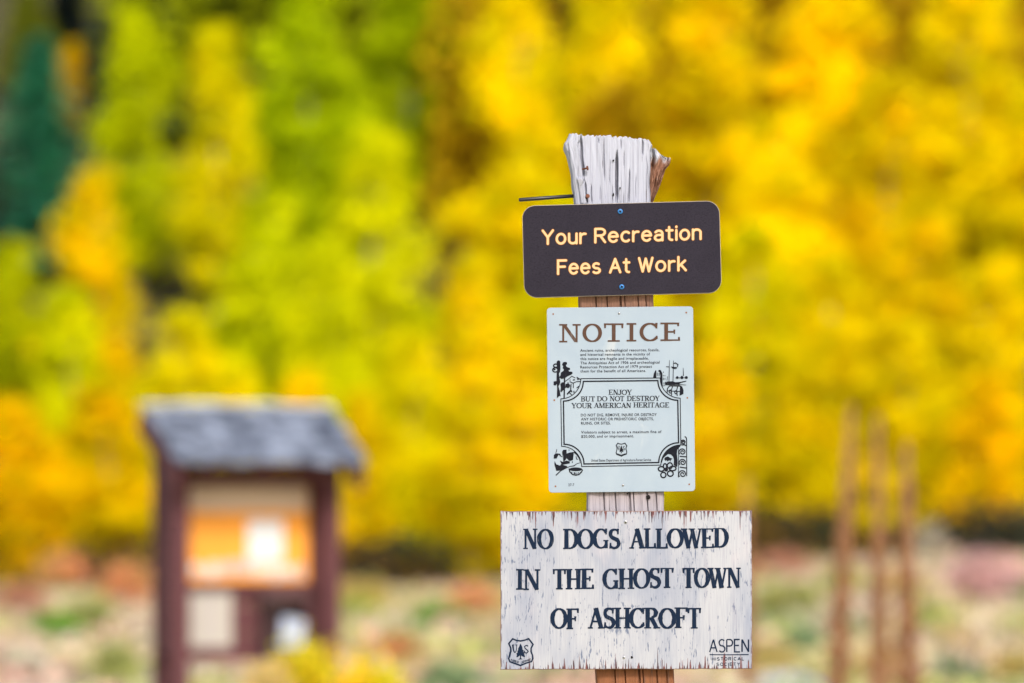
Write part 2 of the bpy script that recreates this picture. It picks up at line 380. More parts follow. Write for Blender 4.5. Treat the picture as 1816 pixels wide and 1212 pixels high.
# --- sans letters: strokes (list of points), advance
SANS = {
 'Y': ([[(0, 1), (.3, .48)], [(.6, 1), (.3, .48)], [(.3, .48), (.3, 0)]], .6),
 'o': ([arc(.25, .36, .25, .36, 0, 360, 22)], .5), 'u': ([[(0, .72)] + arc(.22, .24, .22, .24, 180, 360) + [(.44, .36)], [(.44, .72), (.44, 0)]], .44),
 'r': ([[(0, .72), (0, 0)], arc(.24, .42, .24, .28, 175, 75, 8)], .30),
 'R': ([[(0, 0), (0, 1)], [(0, 1), (.28, 1)] + arc(.30, .75, .25, .25, 85, -90) + [(0, .5)], [(.28, .5), (.56, 0)]], .56),
 'e': ([[(.03, .39), (.49, .39)], arc(.25, .36, .25, .36, 5, 318, 18)], .5), 'c': ([arc(.25, .36, .25, .36, 48, 312, 18)], .44),
 'a': ([arc(.22, .50, .21, .22, 150, 0, 8) + [(.43, 0)], [(.43, .40), (.20, .40)] + arc(.20, .20, .20, .20, 90, 270) + [(.30, .01), (.43, .12)]], .44),
 't': ([[(.15, .96), (.15, .18)] + arc(.31, .18, .16, .18, 190, 275, 6), [(0, .72), (.34, .72)]], .34),
 'i': ([[(0, .72), (0, 0)], [(0, .955), (0, .985)]], .0), 'n': ([[(0, .72), (0, 0)], [(0, .44)] + arc(.22, .48, .22, .24, 170, 0, 10) + [(.44, 0)]], .44),
 'F': ([[(0, 0), (0, 1), (.5, 1)], [(0, .53), (.42, .53)]], .5),
 's': ([arc(.21, .54, .19, .18, 45, 255, 10) + arc(.21, .18, .21, .18, 85, -145, 12)], .42),
 'A': ([[(0, 0), (.32, 1)], [(.32, 1), (.64, 0)], [(.12, .34), (.52, .34)]], .64),
 'W': ([[(0, 1), (.2, 0)], [(.2, 0), (.38, .95)], [(.38, .95), (.56, 0)], [(.56, 0), (.76, 1)]], .76),
 'k': ([[(0, 1), (0, 0)], [(.38, .72), (.02, .3)], [(.15, .42), (.42, 0)]], .42),
 'S': ([arc(.25, .75, .24, .25, 35, 262, 12) + arc(.25, .25, .26, .25, 82, -148, 12)], .5),
 'P': ([[(0, 0), (0, 1)], [(0, 1), (.25, 1)] + arc(.26, .74, .24, .26, 85, -90) + [(0, .48)]], .5),
 'E': ([[(.46, 1), (0, 1), (0, 0), (.48, 0)], [(0, .52), (.38, .52)]], .48), 'N': ([[(0, 0), (0, 1)], [(0, 1), (.56, 0)], [(.56, 0), (.56, 1)]], .56),
 'H': ([[(0, 0), (0, 1)], [(.54, 0), (.54, 1)], [(0, .5), (.54, .5)]], .54), 'I': ([[(0, 0), (0, 1)]], .0),
 'T': ([[(.27, 0), (.27, 1)], [(0, 1), (.54, 1)]], .54), 'O': ([arc(.31, .5, .31, .5, 0, 360, 24)], .62),
 'C': ([arc(.3, .5, .3, .5, 45, 315, 20)], .56), 'L': ([[(0, 1), (0, 0), (.44, 0)]], .44), 'U': ([[(0, 1)] + arc(.25, .3, .25, .3, 180, 360) + [(.5, 1)]], .5),
 'V': ([[(0, 1), (.3, 0)], [(.3, 0), (.6, 1)]], .6),
}
# --- serif letters: strokes (points, widths) in cap heights
def serif_font(T, t, sw, sh):
    G = {}
    def V(x, y0=0, y1=1, w=T, s0=1, s1=1):
        r = [([(x, y0), (x, y1)], [w, w])]
        if s0: r.append(([(x - w / 2 - sw, y0 + sh / 2), (x + w / 2 + sw, y0 + sh / 2)], [sh, sh]))
        if s1: r.append(([(x - w / 2 - sw, y1 - sh / 2), (x + w / 2 + sw, y1 - sh / 2)], [sh, sh]))
        return r
    def D(a, b, w, s0=0, s1=0):
        r = [([a, b], [w, w])]
        if s0: r.append(([(a[0] - w / 2 - sw, a[1] + (sh / 2 if a[1] < .5 else -sh / 2)), (a[0] + w / 2 + sw, a[1] + (sh / 2 if a[1] < .5 else -sh / 2))], [sh, sh]))
        if s1: r.append(([(b[0] - w / 2 - sw, b[1] + (sh / 2 if b[1] < .5 else -sh / 2)), (b[0] + w / 2 + sw, b[1] + (sh / 2 if b[1] < .5 else -sh / 2))], [sh, sh]))
        return r
    def B(x0, x1, y): return [([(x0, y), (x1, y)], [t, t])]
    def A(cx, cy, rx, ry, a0, a1, n=18, w=T):
        p = arc(cx, cy, rx, ry, a0, a1, n); q = [t + (w - t) * abs(cos(radians(a0 + (a1 - a0) * i / n))) ** 1.3 for i in range(n + 1)]
        return [(p, q)]
    def tip(x, y0, y1, w=None): return [([(x, y0), (x, y1)], [w or t, (w or t) * 1.5])]
    h = T / 2; e = t / 2; Tn = t * 1.25
    G['A'] = (D((.10, 0), (.40, 1), Tn, 1) + D((.38, 1), (.68, 0), T, 0, 1) + B(.20, .56, .34), .80)
    G['B'] = (V(.16) + B(.16, .36, 1 - e) + B(.16, .40, .53) + B(.16, .38, e) + A(.34, .765, .22, .235 - e, -90, 90) + A(.36, .265, .26, .265 - e, -90, 90), .70)
    G['C'] = (A(.42, .5, .36, .5 - e, 42, 318, 24) + tip(.69, .70, 1.) + tip(.70, .30, .14), .78)
    G['D'] = (V(.16) + B(.16, .36, 1 - e) + B(.16, .36, e) + A(.34, .5, .36, .5 - e, -90, 90, 20), .78)
    G['E'] = (V(.16) + B(.16, .60, 1 - e) + B(.16, .46, .5) + B(.16, .62, e) + tip(.60, .80, 1) + tip(.63, .22, 0) + tip(.46, .38, .62, t * .8), .70)
    G['F'] = (V(.16) + B(.16, .60, 1 - e) + B(.16, .46, .5) + tip(.60, .78, 1) + tip(.46, .38, .62, t * .8), .66)
    G['G'] = (A(.42, .5, .36, .5 - e, 42, 325, 24) + tip(.69, .70, 1.) + [([(.70, .02), (.70, .40)], [T * .8, T * .8]), ([(.54, .40), (.82, .40)], [sh, sh])], .84)
    G['H'] = (V(.16) + V(.66) + B(.16, .66, .5), .82)
    G['I'] = (V(.16), .32)
    G['J'] = ([([(.34, 1), (.34, .25)], [T, T]), ([(.16, 1 - sh / 2), (.34 + h + sw, 1 - sh / 2)], [sh, sh])] + A(.17, .24, .17, .24 - e, 0, -170, 10), .50)
    G['L'] = (V(.16) + B(.16, .58, e) + tip(.59, .26, 0), .66)
    G['M'] = (V(.12, w=Tn) + V(.82) + D((.14, 1), (.46, .02), T) + D((.46, .02), (.80, 1), Tn), .98)
    G['N'] = (V(.14, w=Tn) + V(.68, w=Tn, s0=0) + D((.16, 1), (.66, 0), T), .84)
    G['O'] = (A(.42, .5, .36, .5 - e, 0, 360, 28), .84)
    G['P'] = (V(.16) + B(.16, .38, 1 - e) + B(.16, .38, .47) + A(.36, .735, .25, .265 - e, -90, 90), .68)
    G['R'] = (V(.16) + B(.16, .36, 1 - e) + B(.16, .36, .5) + A(.35, .75, .24, .25 - e, -90, 90) + D((.36, .5), (.64, 0), T, 0, 1), .78)
    sp = arc(.30, .745, .215, .255 - e, 38, 250, 12) + arc(.30, .265, .235, .265 - e, 70, -145, 12)
    n = len(sp); G['S'] = ([(sp, [t + (T * .95 - t) * max(0, sin(pi * (i / (n - 1)))) ** 1.2 for i in range(n)])] + tip(.49, .72, 1.) + tip(.09, .30, .02), .60)
    G['T'] = (V(.36, s1=0) + B(.06, .66, 1 - e) + tip(.06, .74, 1) + tip(.66, .74, 1), .72)
    G['U'] = (V(.16, .3, 1, s0=0) + V(.66, .3, 1, Tn, s0=0) + [([(.16, .32)] + arc(.41, .30, .25, .30 - e, 180, 360, 14) + [(.66, .32)], [T] * 4 + [t * 1.3] * 13)], .80)
    G['W'] = (D((.08, 1), (.32, 0), T, 1) + D((.32, 0), (.52, .85), Tn) + D((.50, 1), (.74, 0), T, 1) + D((.74, 0), (.96, 1), Tn, 0, 1), 1.04)
    G['Y'] = (D((.10, 1), (.38, .45), T, 1) + D((.68, 1), (.38, .45), Tn, 1) + V(.38, 0, .47, s1=0), .76)
    return G
BOLD = serif_font(.195, .075, .085, .065)      # painted board, heritage lines
SLAB = serif_font(.20, .085, .11, .085)        # NOTICE
def sans_word(ink, word, x0, x1, y0, y1, cap, w, gap=.2, cap_ends=True):
    adv = []; x = 0
    for ch in word: adv.append(x); x += SANS[ch][1] + gap
    tot = max(x - gap, .01); half = w / 2
    for ch, a in zip(word, adv):
        for st in SANS[ch][0]:
            pts = []
            for gx, gy in st:
                t = (a + gx) / tot; px = x0 + half + (x1 - x0 - w) * t
                pts.append((px, y0 + (y1 - y0) * t - half - gy * (cap - w)))
            ink.strip(pts, w, cap=cap_ends)
def serif_word(ink, word, font, x0, x1, y0, y1, cap, gap=.0, wk=1.):
    adv = []; x = 0
    for ch in word: adv.append(x); x += font[ch][1] + gap
    tot = x - gap
    for ch, a in zip(word, adv):
        jy = (ink.r.random() - .5) * ink.jit * cap * .25
        for st, ws in font[ch][0]:
            pts = [(x0 + (x1 - x0) * (a + gx) / tot, y0 + (y1 - y0) * (a + gx) / tot + jy - gy * cap) for gx, gy in st]
            za = ink.L((x0, y0 + jy))[1]; ink.strip(pts, [q * cap * wk for q in ws], zl=(za - .0006, za + cap * SC + .0006))
def font_line(sign, text, x0, x1, y0, y1, cap, y, mat, parent_name='lettering', bold=0., fit_caps=True):
    """small print in Blender's own typeface, fitted to the photo's box"""
    cu = bpy.data.curves.new('print', 'FONT'); cu.body = text; cu.size = 1.; cu.offset = bold; cu.resolution_u = 3; cu.space_character = 1.08
    tmp = link(bpy.data.objects.new('print', cu)); dg = bpy.context.evaluated_depsgraph_get(); dg.update()
    me = tmp.to_mesh(); n = len(me.vertices); co = np.empty(n * 3); me.vertices.foreach_get('co', co); co = co.reshape(-1, 3)
    fs = [tuple(p.vertices) for p in me.polygons]; tmp.to_mesh_clear(); bpy.data.objects.remove(tmp); bpy.data.curves.remove(cu)
    mn, mx = co[:, 0].min(), co[:, 0].max(); v = []
    for c in co:
        t = (c[0] - mn) / (mx - mn); x, z = sign.loc(x0 + (x1 - x0) * t, y0 + (y1 - y0) * t - c[1] / .73 * cap); v.append((x, y, z))
    return mesh_obj(parent_name, v, fs, mat, sign.e)

def round_rect(w, h, r, n=8, jit=0., rng=None, sub=0):
    pts = []
    for cx, cz, a in ((w / 2 - r, h / 2 - r, 0), (-w / 2 + r, h / 2 - r, 90), (-w / 2 + r, -h / 2 + r, 180), (w / 2 - r, -h / 2 + r, 270)):
        pts += [(cx + r * cos(radians(a + 90 * i / n)), cz + r * sin(radians(a + 90 * i / n))) for i in range(n + 1)]
    return pts
def plate(name, outline, yf, yb, bev, mats, parent):
    """front face mats[0]; bevel, side and back mats[1]; outline counter-clockwise in (x,z)"""
    o = np.array(outline); n = len(o); nx = np.roll(o, -1, 0) - np.roll(o, 1, 0); nx /= np.linalg.norm(nx, axis=1)[:, None]
    inn = o - np.stack([nx[:, 1], -nx[:, 0]], 1) * bev
    v = [(x, yf, z) for x, z in inn] + [(x, yf + bev, z) for x, z in o] + [(x, yb, z) for x, z in o]
    f = [tuple(range(n))]; m = [0]
    for a in (0, 1):
        for i in range(n): f.append((a * n + (i + 1) % n, a * n + i, (a + 1) * n + i, (a + 1) * n + (i + 1) % n)); m.append(1)
    f.append(tuple(range(3 * n - 1, 2 * n - 1, -1))); m.append(1)
    return mesh_obj(name, v, f, None, parent, mats=mats, mi=m)
def screw(sign, px, py, r, y, mat, name='screw', cross=True):
    x, z = sign.loc(px, py); V = []; F = []; n = 18
    prof = [(1, 0), (1, .25), (.85, .5), (.45, .62), (.42, .62)]
    for k, (q, h) in enumerate(prof):
        for i in range(n): V.append((x + r * q * cos(2 * pi * i / n), y - r * h, z + r * q * sin(2 * pi * i / n)))
    for k in range(len(prof) - 1):
        for i in range(n): F.append((k * n + (i + 1) % n, k * n + i, (k + 1) * n + i, (k + 1) * n + (i + 1) % n))
    F.append(tuple((len(prof) - 1) * n + i for i in range(n)))
    o = mesh_obj(name, V, F, mat, sign.e, smooth=True)
    if cross:
        mb = MB()
        for a in (radians(20), radians(110)):
            R = np.array([[cos(a), 0, -sin(a)], [0, 1, 0], [sin(a), 0, cos(a)]])
            mb.box((x, y - r * .63 - (.0001 if a > 1 else 0), z), (r * .52, r * .04, r * .10), R)
        mb.build('cross_slot', M['hole'], o)
    return o

# ------------------------------------------------------------------ the post
LEFT = [(1420, 1069), (1300, 1063), (1200, 1059), (890, 1042), (540, 1028), (362.6, 1019.4), (344, 1017.8), (312.4, 1015.2), (291, 1010.7), (271.5, 1006.8), (262, 1002.6), (255, 1002), (248, 1006.5), (238, 1009.4)]
RIGHT = [(1420, 1206), (1300, 1201), (1200, 1196), (890, 1178), (540, 1160), (357, 1152.5), (307, 1152), (268, 1153.3), (257, 1157.3), (250, 1153), (244, 1148)]
TOPU = [(0, 238), (.03, 237.3), (.10, 238.4), (.12, 240), (.15, 238.4), (.25, 239.3), (.45, 241.8), (.6, 243.5), (.8, 244.5), (.95, 245.4), (1, 247)]
def zy(py): return P(1100, py)[2]
def slab(name, left, right, topu, z0, zs, ncol, yf, depth, mat, parent, seed):
    """a split timber: front built as a fine grid, sides and back coarser"""
    lz = np.array([zy(p) for p, _ in left]); lx = np.array([P(x, p)[0] for p, x in left])
    rz = np.array([zy(p) for p, _ in right]); rx = np.array([P(x, p)[0] for p, x in right])
    u = np.linspace(0, 1, ncol); tz = np.array([zy(np.interp(a, [q for q, _ in topu], [q for _, q in topu])) for a in u])
    tz = tz + (vnoise(u * 45, u * 0, seed) - .5) * .0045 + (vnoise(u * 14, u * 0 + 3, seed) - .5) * .004
    V = []; nside = 6; nback = 8
    for zn in zs:
        zz = z0 + zn * (tz - z0)
        x = np.interp(zz, lz, lx) * (1 - u) + np.interp(zz, rz, rx) * u
        edge = np.minimum(u, 1 - u) * .14; rr = .007
        y = yf(u, zz, x) + np.where(edge < rr, rr - np.sqrt(np.clip(rr * rr - (rr - edge) ** 2, 0, None)), 0)
        x = x + (vnoise(u * 0 + zz * 40, u * 0, seed + 4) - .5) * .003 * (np.abs(u - .5) > .46)
        ring = list(zip(x, y, zz)); yr, yl = y[-1], y[0]; zR, zL = zz[-1], zz[0]
        for i in range(1, nside): ring.append((x[-1] + (vnoise(np.array(i * 1.7), np.array(zR * 9), seed + 1) - .5) * .006, yr + (depth - yr) * i / nside, zR))
        for i in range(nback): ring.append((x[-1] + (x[0] - x[-1]) * i / (nback - 1), depth, zR + (zL - zR) * i / (nback - 1)))
        for i in range(nside - 1, 0, -1): ring.append((x[0] + (vnoise(np.array(i * 1.7), np.array(zL * 9), seed + 2) - .5) * .006, yl + (depth - yl) * i / nside, zL))
        V += ring
    nr = len(V) // len(zs); F = []
    for j in range(len(zs) - 1):
        for i in range(nr): F.append((j * nr + i, j * nr + (i + 1) % nr, (j + 1) * nr + (i + 1) % nr, (j + 1) * nr + i))
    b = (len(zs) - 1) * nr                      # top: strips between the front and the back
    back = list(range(ncol + nside - 1, ncol + nside - 1 + nback))
    for i in range(ncol - 1):
        k = back[nback - 1 - int(i / (ncol - 1) * (nback - 1))]; k2 = back[nback - 1 - int((i + 1) / (ncol - 1) * (nback - 1))]
        F.append((b + i, b + i + 1, b + k2, b + k) if k != k2 else (b + i, b + i + 1, b + k))
    o = mesh_obj(name, V, F, mat, parent, smooth=True); return o
CRACKS_AND_SHADOW_GROOVES = [(566, 60, 590, 400, .0013, .014), (596, 380, 614, 545, .0009, .009), (480, 110, 500, 300, .0006, .005), (840, 100, 842, 170, .0005, .004), (1010, 180, 1012, 460, .0004, .004),  # first two grooves are cut in for the shadow beside the left strip
  # photo zoom x at two heights (zoom y), half width (m), depth
 (812, 170, 808, 545, .0016, .020), (724, 80, 728, 400, .0007, .006), (640, 400, 642, 545, .0006, .006), (895, 290, 893, 545, .0007, .007), (983, 100, 986, 215, .0008, .007),
 (765, 230, 762, 420, .0004, .004), (940, 330, 938, 520, .0004, .004), (690, 90, 689, 130, .0005, .005), (860, 180, 858, 300, .0004, .004), (780, 400, 781, 545, .0004, .003), (700, 410, 699, 530, .0004, .003)]
def post_front(u, z, x):
    y = np.zeros_like(u) + .004
    zz = z * 3.
    y += (vnoise(u * 70 + vnoise(u * 8, zz * 2, 3) * 2, zz, 11) - .5) * .0011 + (vnoise(u * 26, zz * .7, 12) - .5) * .0016 + (vnoise(u * 6, zz * .4, 13) - .5) * .006
    for x0, y0, x1, y1, hw, dp in CRACKS_AND_SHADOW_GROOVES:
        za, zb = zy(220 + y0 / 3.787), zy(220 + y1 / 3.787); t = (za - z) / (za - zb)
        cx = P(880 + x0 / 3.787, 300)[0] + (P(880 + x1 / 3.787, 300)[0] - P(880 + x0 / 3.787, 300)[0]) * t + (vnoise(z * 55, u * 0 + x0, 21) - .5) * .0016
        env = np.clip(np.minimum(t, 1 - t) * 5, 0, 1) * ((t > 0) & (t < 1))
        y += dp * env * np.clip(1.6 - np.abs(x - cx) / (hw * (.5 + .8 * env)), 0, 1)
    for k, (uu, hw) in enumerate(((.22, .0009), (.37, .0008), (.55, .0013), (.60, .0007), (.78, .0008), (.90, .0007))):   # cracks lower down
        cx = uu + (vnoise(z * 9 + k, u * 0, 31) - .5) * .03
        y += .008 * (z < zy(525)) * np.clip(1.6 - np.abs(u - cx) * .142 / hw, 0, 1)
    # the left strip stands proud down to the nail
    pyv = 925 - (z - 1.5) / SC
    su = np.interp(pyv, [236, 260, 300, 316, 345, 360], [.155, .135, .13, .15, .02, .0])
    y -= np.where(pyv < 346, .007 * sstep(344, 306, pyv) * sstep(.018, .0, u - su), 0)
    sc_ = np.interp(pyv, [316, 330, 356], [.09, .11, .12]); y -= np.where((pyv > 316) & (pyv < 362), .006 * sstep(.05, .03, np.abs(u - sc_)), 0)
    return y
post = empty('wooden_post', (0, 0, 0)); tag(post, 'split weathered grey timber post with ragged top carrying three signs', 'post')
zb = -.35; zt0 = zy(240)
zl = np.concatenate([np.linspace(0, (1.13 - zb) / (zt0 - zb), 18)[:-1], np.linspace((1.13 - zb) / (zt0 - zb), 1, 430)])
slab('shaft', LEFT, RIGHT, TOPU, zb, zl, 300, post_front, .125, M['post'], post, 3)
def Z1(x, y): return (880 + x / 3.787, 220 + y / 3.787)
CL = [(372, 1150), (357, 1151), (300, 1148), (264, 1150)]
CR = [(372, 1154), (357, 1158.6), (339, 1166), (318, 1174.5), (297, 1180), (287, 1188.5), (279, 1190.3), (273, 1183), (262, 1174)]
CT = [(0, 266), (.25, 262), (.40, 260), (.58, 262.5), (.72, 272), (.9, 278), (1, 281)]
def chunk_front(u, z, x):
    q = u * 9 - z * 45 * 0.6
    return .030 + (vnoise(q + vnoise(u * 5, z * 30, 44) * 1.5, z * 14, 41) - .5) * .020 + (vnoise(q * 3.1, z * 26, 42) - .5) * .012 + (vnoise(u * 5, z * 20, 43) - .5) * .012 + .012 * u
slab('split_slab', CL, CR, CT, zy(378), np.linspace(0, 1, 70), 44, chunk_front, .10, M['bark'], post, 9)['label'] = 'loose brown bark slab flaring out at the right of the post top'
def nail(name, pts, r, head, mat=M['rust']):
    mb = MB(); mb.tube(pts, r, 8); h = np.array(head[0]); t = np.array(head[1], float); t /= np.linalg.norm(t)
    mb.tube([h - t * r * .6, h + t * r * .6], r * 2.6, 10); return mb.build(name, mat, post)
a = P(*Z1(572, 305)); b = P(*Z1(612, 299)); nail('nail', [a + [0, .004, 0], b - [0, .009, 0]], .0017, (b - [0, .010, 0], b - a + [0, -.004, 0]))
a = P(*Z1(606, 500)); b = P(*Z1(614, 486)); nail('nail', [a + [0, .004, 0], b - [0, .005, 0]], .0016, (b - [0, .006, 0], (.3, -1, .4)))
def dark_knot(px, py, rx, rz, y):
    p = P(px, py); n = 12; V = [(p[0] + rx * cos(2 * pi * i / n) * (1 + .2 * sin(3 * i)), y, p[2] + rz * sin(2 * pi * i / n)) for i in range(n)]
    mb = MB(); mb.add(V + [(x, y + .006, z) for x, _, z in V], [tuple(range(n))] + [((i + 1) % n, i, n + i, n + (i + 1) % n) for i in range(n)]); return mb.build('nail_hole', M['hole'], post)
for q in ((787, 245, .0016, .0016), (832, 430, .0014, .0014), (787, 474, .0014, .0030)): dark_knot(*Z1(q[0], q[1]), q[2], q[3], .0002)
dark_knot(1149.5, 882, .0042, .0044, -.0005); dark_knot(1113, 876, .002, .0014, -.0005)
rod = MB(); a = P(*Z1(152, 511), .03); b = P(*Z1(530, 483), .03); dirv = (b - a) / np.linalg.norm(b - a)
rod.tube([a, a + dirv * .002, b + dirv * .035], [.0030, .0036, .0036], 14); ro = rod.build('metal_rod', M['black'], None, True)
tag(ro, 'thin black metal rod sticking out left of the post above the brown sign', 'rod')

# ------------------------------------------------------------------ brown routed sign
B = Sign('brown_sign', 1102.8, 442.4, 1.5, -.012, 'dark brown round-cornered sign reading Your Recreation Fees At Work screwed to the post', 'sign')
plate('panel', round_rect(350.4 * SC, 163.8 * SC, 23 * SC), 0, .0125, .0009, [M['brown'], M['edge']], B.e)
for line in ((('Your', 960.5, 1040.3, 435, 433.4), ('Recreation', 1053.8, 1244.4, 432.2, 426.2)), (('Fees', 987.7, 1065.6, 488.2, 486.4), ('At', 1080, 1117.7, 485.6, 484.8), ('Work', 1131.4, 1218, 484, 481.6))):
    for rim in (True, False):
        ik = Ink(B, -.0002 if rim else -.0010); wd = 5.9 if rim else 4.0; gr = .95 if rim else 0
        for wrd, x0, x1, y0, y1 in line: sans_word(ik, wrd, x0 - gr, x1 + gr, y0 + gr, y1 + gr, 27.6 + 2 * gr, wd, .23)
        ik.build('letter_groove' if rim else 'lettering', M['rim'] if rim else M['cream'])
screw(B, 1100, 375.3, .0050, 0, M['blue']); screw(B, 1102.6, 509.2, .0050, 0, M['blue'])

# ------------------------------------------------------------------ NOTICE sign
NS = Sign('notice_sign', 1101.2, 708.8, .6, -.0045, 'glossy white NOTICE sign with brown heading and line drawings on the post', 'sign')
plate('sheet', round_rect(259.6 * SC, 328 * SC, 6.5 * SC), 0, .002, .0006, [M['notice'], M['notice']], NS.e)
def Z2(x, y): return (960 + x / 3.464, 535 + y / 3.464)
ik = Ink(NS, -.0005)
for ch, a, b in (('N', 113, 239), ('O', 252, 374), ('T', 392, 498), ('I', 524, 584), ('C', 602, 709), ('E', 732, 846)):
    x0, x1 = Z2(a, 0)[0], Z2(b, 0)[0]; yb = lambda x: 535 + (251.5 - (x - 113) * .0145) / 3.464
    g = SLAB[ch]; lo = min(p[0] for st, _ in g[0] for p in st); hi = max(p[0] for st, _ in g[0] for p in st); cap = 113 / 3.464
    if ch in 'OC': lo -= .09
    if ch == 'O': hi += .09
    if ch == 'N': lo += .02; hi -= .02
    for st, ws in g[0]:
        ik.strip([(x0 + (x1 - x0) * (px - lo) / (hi - lo), yb(a) - py * cap) for px, py in st], [q * cap * 1.02 for q in ws], zl=(NS.loc(x0, yb(a))[1], NS.loc(x0, yb(a) - cap)[1]))
ik.build('heading', M['bink'])
for tx, x0, x1, y0, y1 in (('Ancient ruins, archeological resources, fossils,', 239, 725, 309, 305), ('and historical remnants in the vicinity of', 240, 668, 334, 331), ('this notice are fragile and irreplaceable.', 240, 660, 360, 357),
                           ('The Antiquities Act of 1906 and archeological', 240, 727, 386, 381), ('Resources Protection Act of 1979 protect', 240, 680, 411, 407), ('them for the benefit of all Americans.', 240, 643, 436, 433),
                           ('DO NOT DIG, REMOVE, INJURE OR DESTROY', 243, 709, 706, 703), ('ANY HISTORIC OR PREHISTORIC OBJECTS,', 244, 690, 731, 729), ('RUINS, OR SITES.', 244, 426, 756, 755),
                           ('Violators subject to arrest, a maximum fine of', 244, 738, 811, 808), ('$20,000, and or imprisonment.', 245, 568, 837, 834), ('United States Department of Agriculture-Forest Service', 306, 674, 984, 980), ('27-7', 166, 202, 1134, 1133)):
    font_line(NS, tx, Z2(x0, 0)[0], Z2(x1, 0)[0], Z2(0, y0)[1], Z2(0, y1)[1], 4.7 if y0 > 900 else 5.0, -.0005, M['ink'], bold=.012)
ik = Ink(NS, -.0005, Z2)
for wrd, x0, x1, y in (('ENJOY', 414, 556, 573), ('BUT', 243, 330, 614), ('DO', 342, 405, 613), ('NOT', 421, 510, 612), ('DESTROY', 526, 727, 610.5), ('YOUR', 186, 312, 655), ('AMERICAN', 324, 553, 653.5), ('HERITAGE', 566, 786, 651)):
    ink2 = ik; f = BOLD; adv = []; x = 0
    for ch in wrd: adv.append(x); x += f[ch][1] + .02
    tot = x - .02; cap = 31
    for ch, a in zip(wrd, adv):
        for st, ws in f[ch][0]: ik.strip([(x0 + (x1 - x0) * (a + gx) / tot, y - gy * cap) for gx, gy in st], [q * cap / 3.464 for q in ws])
ik.build('lettering', M['ink'])
# double frame with scooped corners
def frame_pts(x0, x1, y0, y1, rx, ry):
    p = []
    for cx, cy, a0, a1 in ((x0[0], y0[0], 90, 0), (x1[0], y0[1], 180, 90), (x1[1], y1[1], 270, 180), (x0[1], y1[0], 360, 270)):
        p += [(cx + rx * cos(radians(a0 + (a1 - a0) * i / 12)), cy + ry * sin(radians(a0 + (a1 - a0) * i / 12))) for i in range(13)]
    return p
ik = Ink(NS, -.0005, Z2)
ik.strip(frame_pts((120, 125), (853, 857), (474, 470), (1014, 1005), 123, 124), 1.5, closed=True)
ik.strip(frame_pts((136, 140), (838, 843), (491, 486), (998, 989), 122, 121), 2.4, closed=True)
ik.build('border_line', M['ink'])
# corner drawings (coordinates read off enlargements)
def cA(x, y): return (960 + x / 12.12, 620 + y / 12.12)
def cB(x, y): return (1140 + x / 12.12, 620 + y / 12.12)
def cC(x, y): return (970 + x / 12.12, 770 + y / 12.12)
def cD(x, y): return (1140 + x / 12.12, 770 + y / 12.12)
ik = Ink(NS, -.0005, cA)
ik.poly([(330, 270), (350, 240), (385, 236), (408, 262), (412, 420), (405, 480), (380, 520), (400, 660), (410, 700), (385, 760), (370, 800), (400, 900), (415, 1010), (390, 1000), (335, 1050), (340, 800), (325, 700), (330, 500), (345, 420), (330, 330)])
ik.ring((300, 440), 55, 48, 2.2); ik.ring((310, 350), 45, 35, 2.4); ik.disc((285, 430), 22, 20); ik.poly([(265, 690), (320, 680), (400, 740), (380, 770), (330, 745), (310, 775), (265, 770)])
ik.poly([(445, 330), (465, 280), (515, 264), (555, 285), (550, 325), (525, 330), (545, 375), (615, 400), (622, 430), (585, 455), (600, 475), (665, 480), (672, 520), (640, 545), (560, 580), (500, 625), (430, 635), (385, 600), (410, 560), (420, 500), (470, 465), (490, 440), (460, 400), (470, 360)])
ik.strip([(500, 600), (497, 800), (490, 1055)], [2.4, 2.6, 2.4]); ik.poly([(410, 740), (440, 710), (500, 700), (500, 850), (430, 920), (405, 900), (420, 830)])
ik.strip([(510, 690), (600, 625), (655, 575), (730, 615)], 1.3); ik.strip([(760, 595), (800, 620), (850, 655)], 1.5); ik.strip([(610, 655), (625, 665)], 2); ik.strip([(680, 670), (700, 645), (725, 665)], 1.5); ik.strip([(765, 630), (805, 650)], 2)
ik.strip([(610, 690), (680, 725), (760, 692), (850, 690)], 1.4); ik.disc((570, 780), 48, 50); ik.strip([(575, 700), (572, 760)], 1.6); ik.strip([(530, 740), (520, 830)], 1.2); ik.strip([(640, 740), (632, 870)], 1.8); ik.strip([(690, 720), (688, 830)], 1.4)
ik.strip([(760, 830), (805, 792)], 1.5); ik.poly([(550, 945), (620, 870), (650, 900), (600, 930), (570, 975), (550, 965)]); ik.strip([(640, 870), (660, 920)], 1.6); ik.strip([(700, 890), (705, 935)], 1.8); ik.strip([(600, 930), (655, 975)], 1.6)
ik.build('illustration', M['ink'])
ik = Ink(NS, -.0005, cB)
ik.poly([(220, 615), (235, 520), (275, 445), (290, 455), (290, 615)]); ik.poly([(330, 470), (345, 440), (385, 445), (420, 510), (425, 740), (430, 790), (405, 800), (370, 700), (375, 560), (360, 490)])
for x, y, h in ((310, 535, 70), (350, 540, 70), (443, 490, 26), (440, 565, 28), (475, 565, 24), (440, 635, 55), (475, 635, 40), (455, 730, 45), (485, 725, 60)): ik.strip([(x, y - h / 2), (x, y + h / 2)], 1.2)
ik.strip([(572, 230), (568, 440), (562, 690)], [.7, 1.3, 1.3]); ik.strip([(660, 240), (655, 440), (648, 690)], [.9, 1.2, 1.3]); ik.strip([(500, 373), (575, 376)], 1.4); ik.strip([(660, 300), (705, 292), (755, 325), (745, 375)], 1.8); ik.poly([(600, 370), (650, 372), (745, 385), (725, 415), (650, 420)])
ik.strip([(520, 670), (530, 580)], 1); ik.poly([(490, 710), (520, 690), (640, 685), (700, 705), (790, 700), (935, 672), (935, 688), (820, 720), (760, 755), (490, 762)]); ik.strip([(760, 750), (930, 766)], .9)
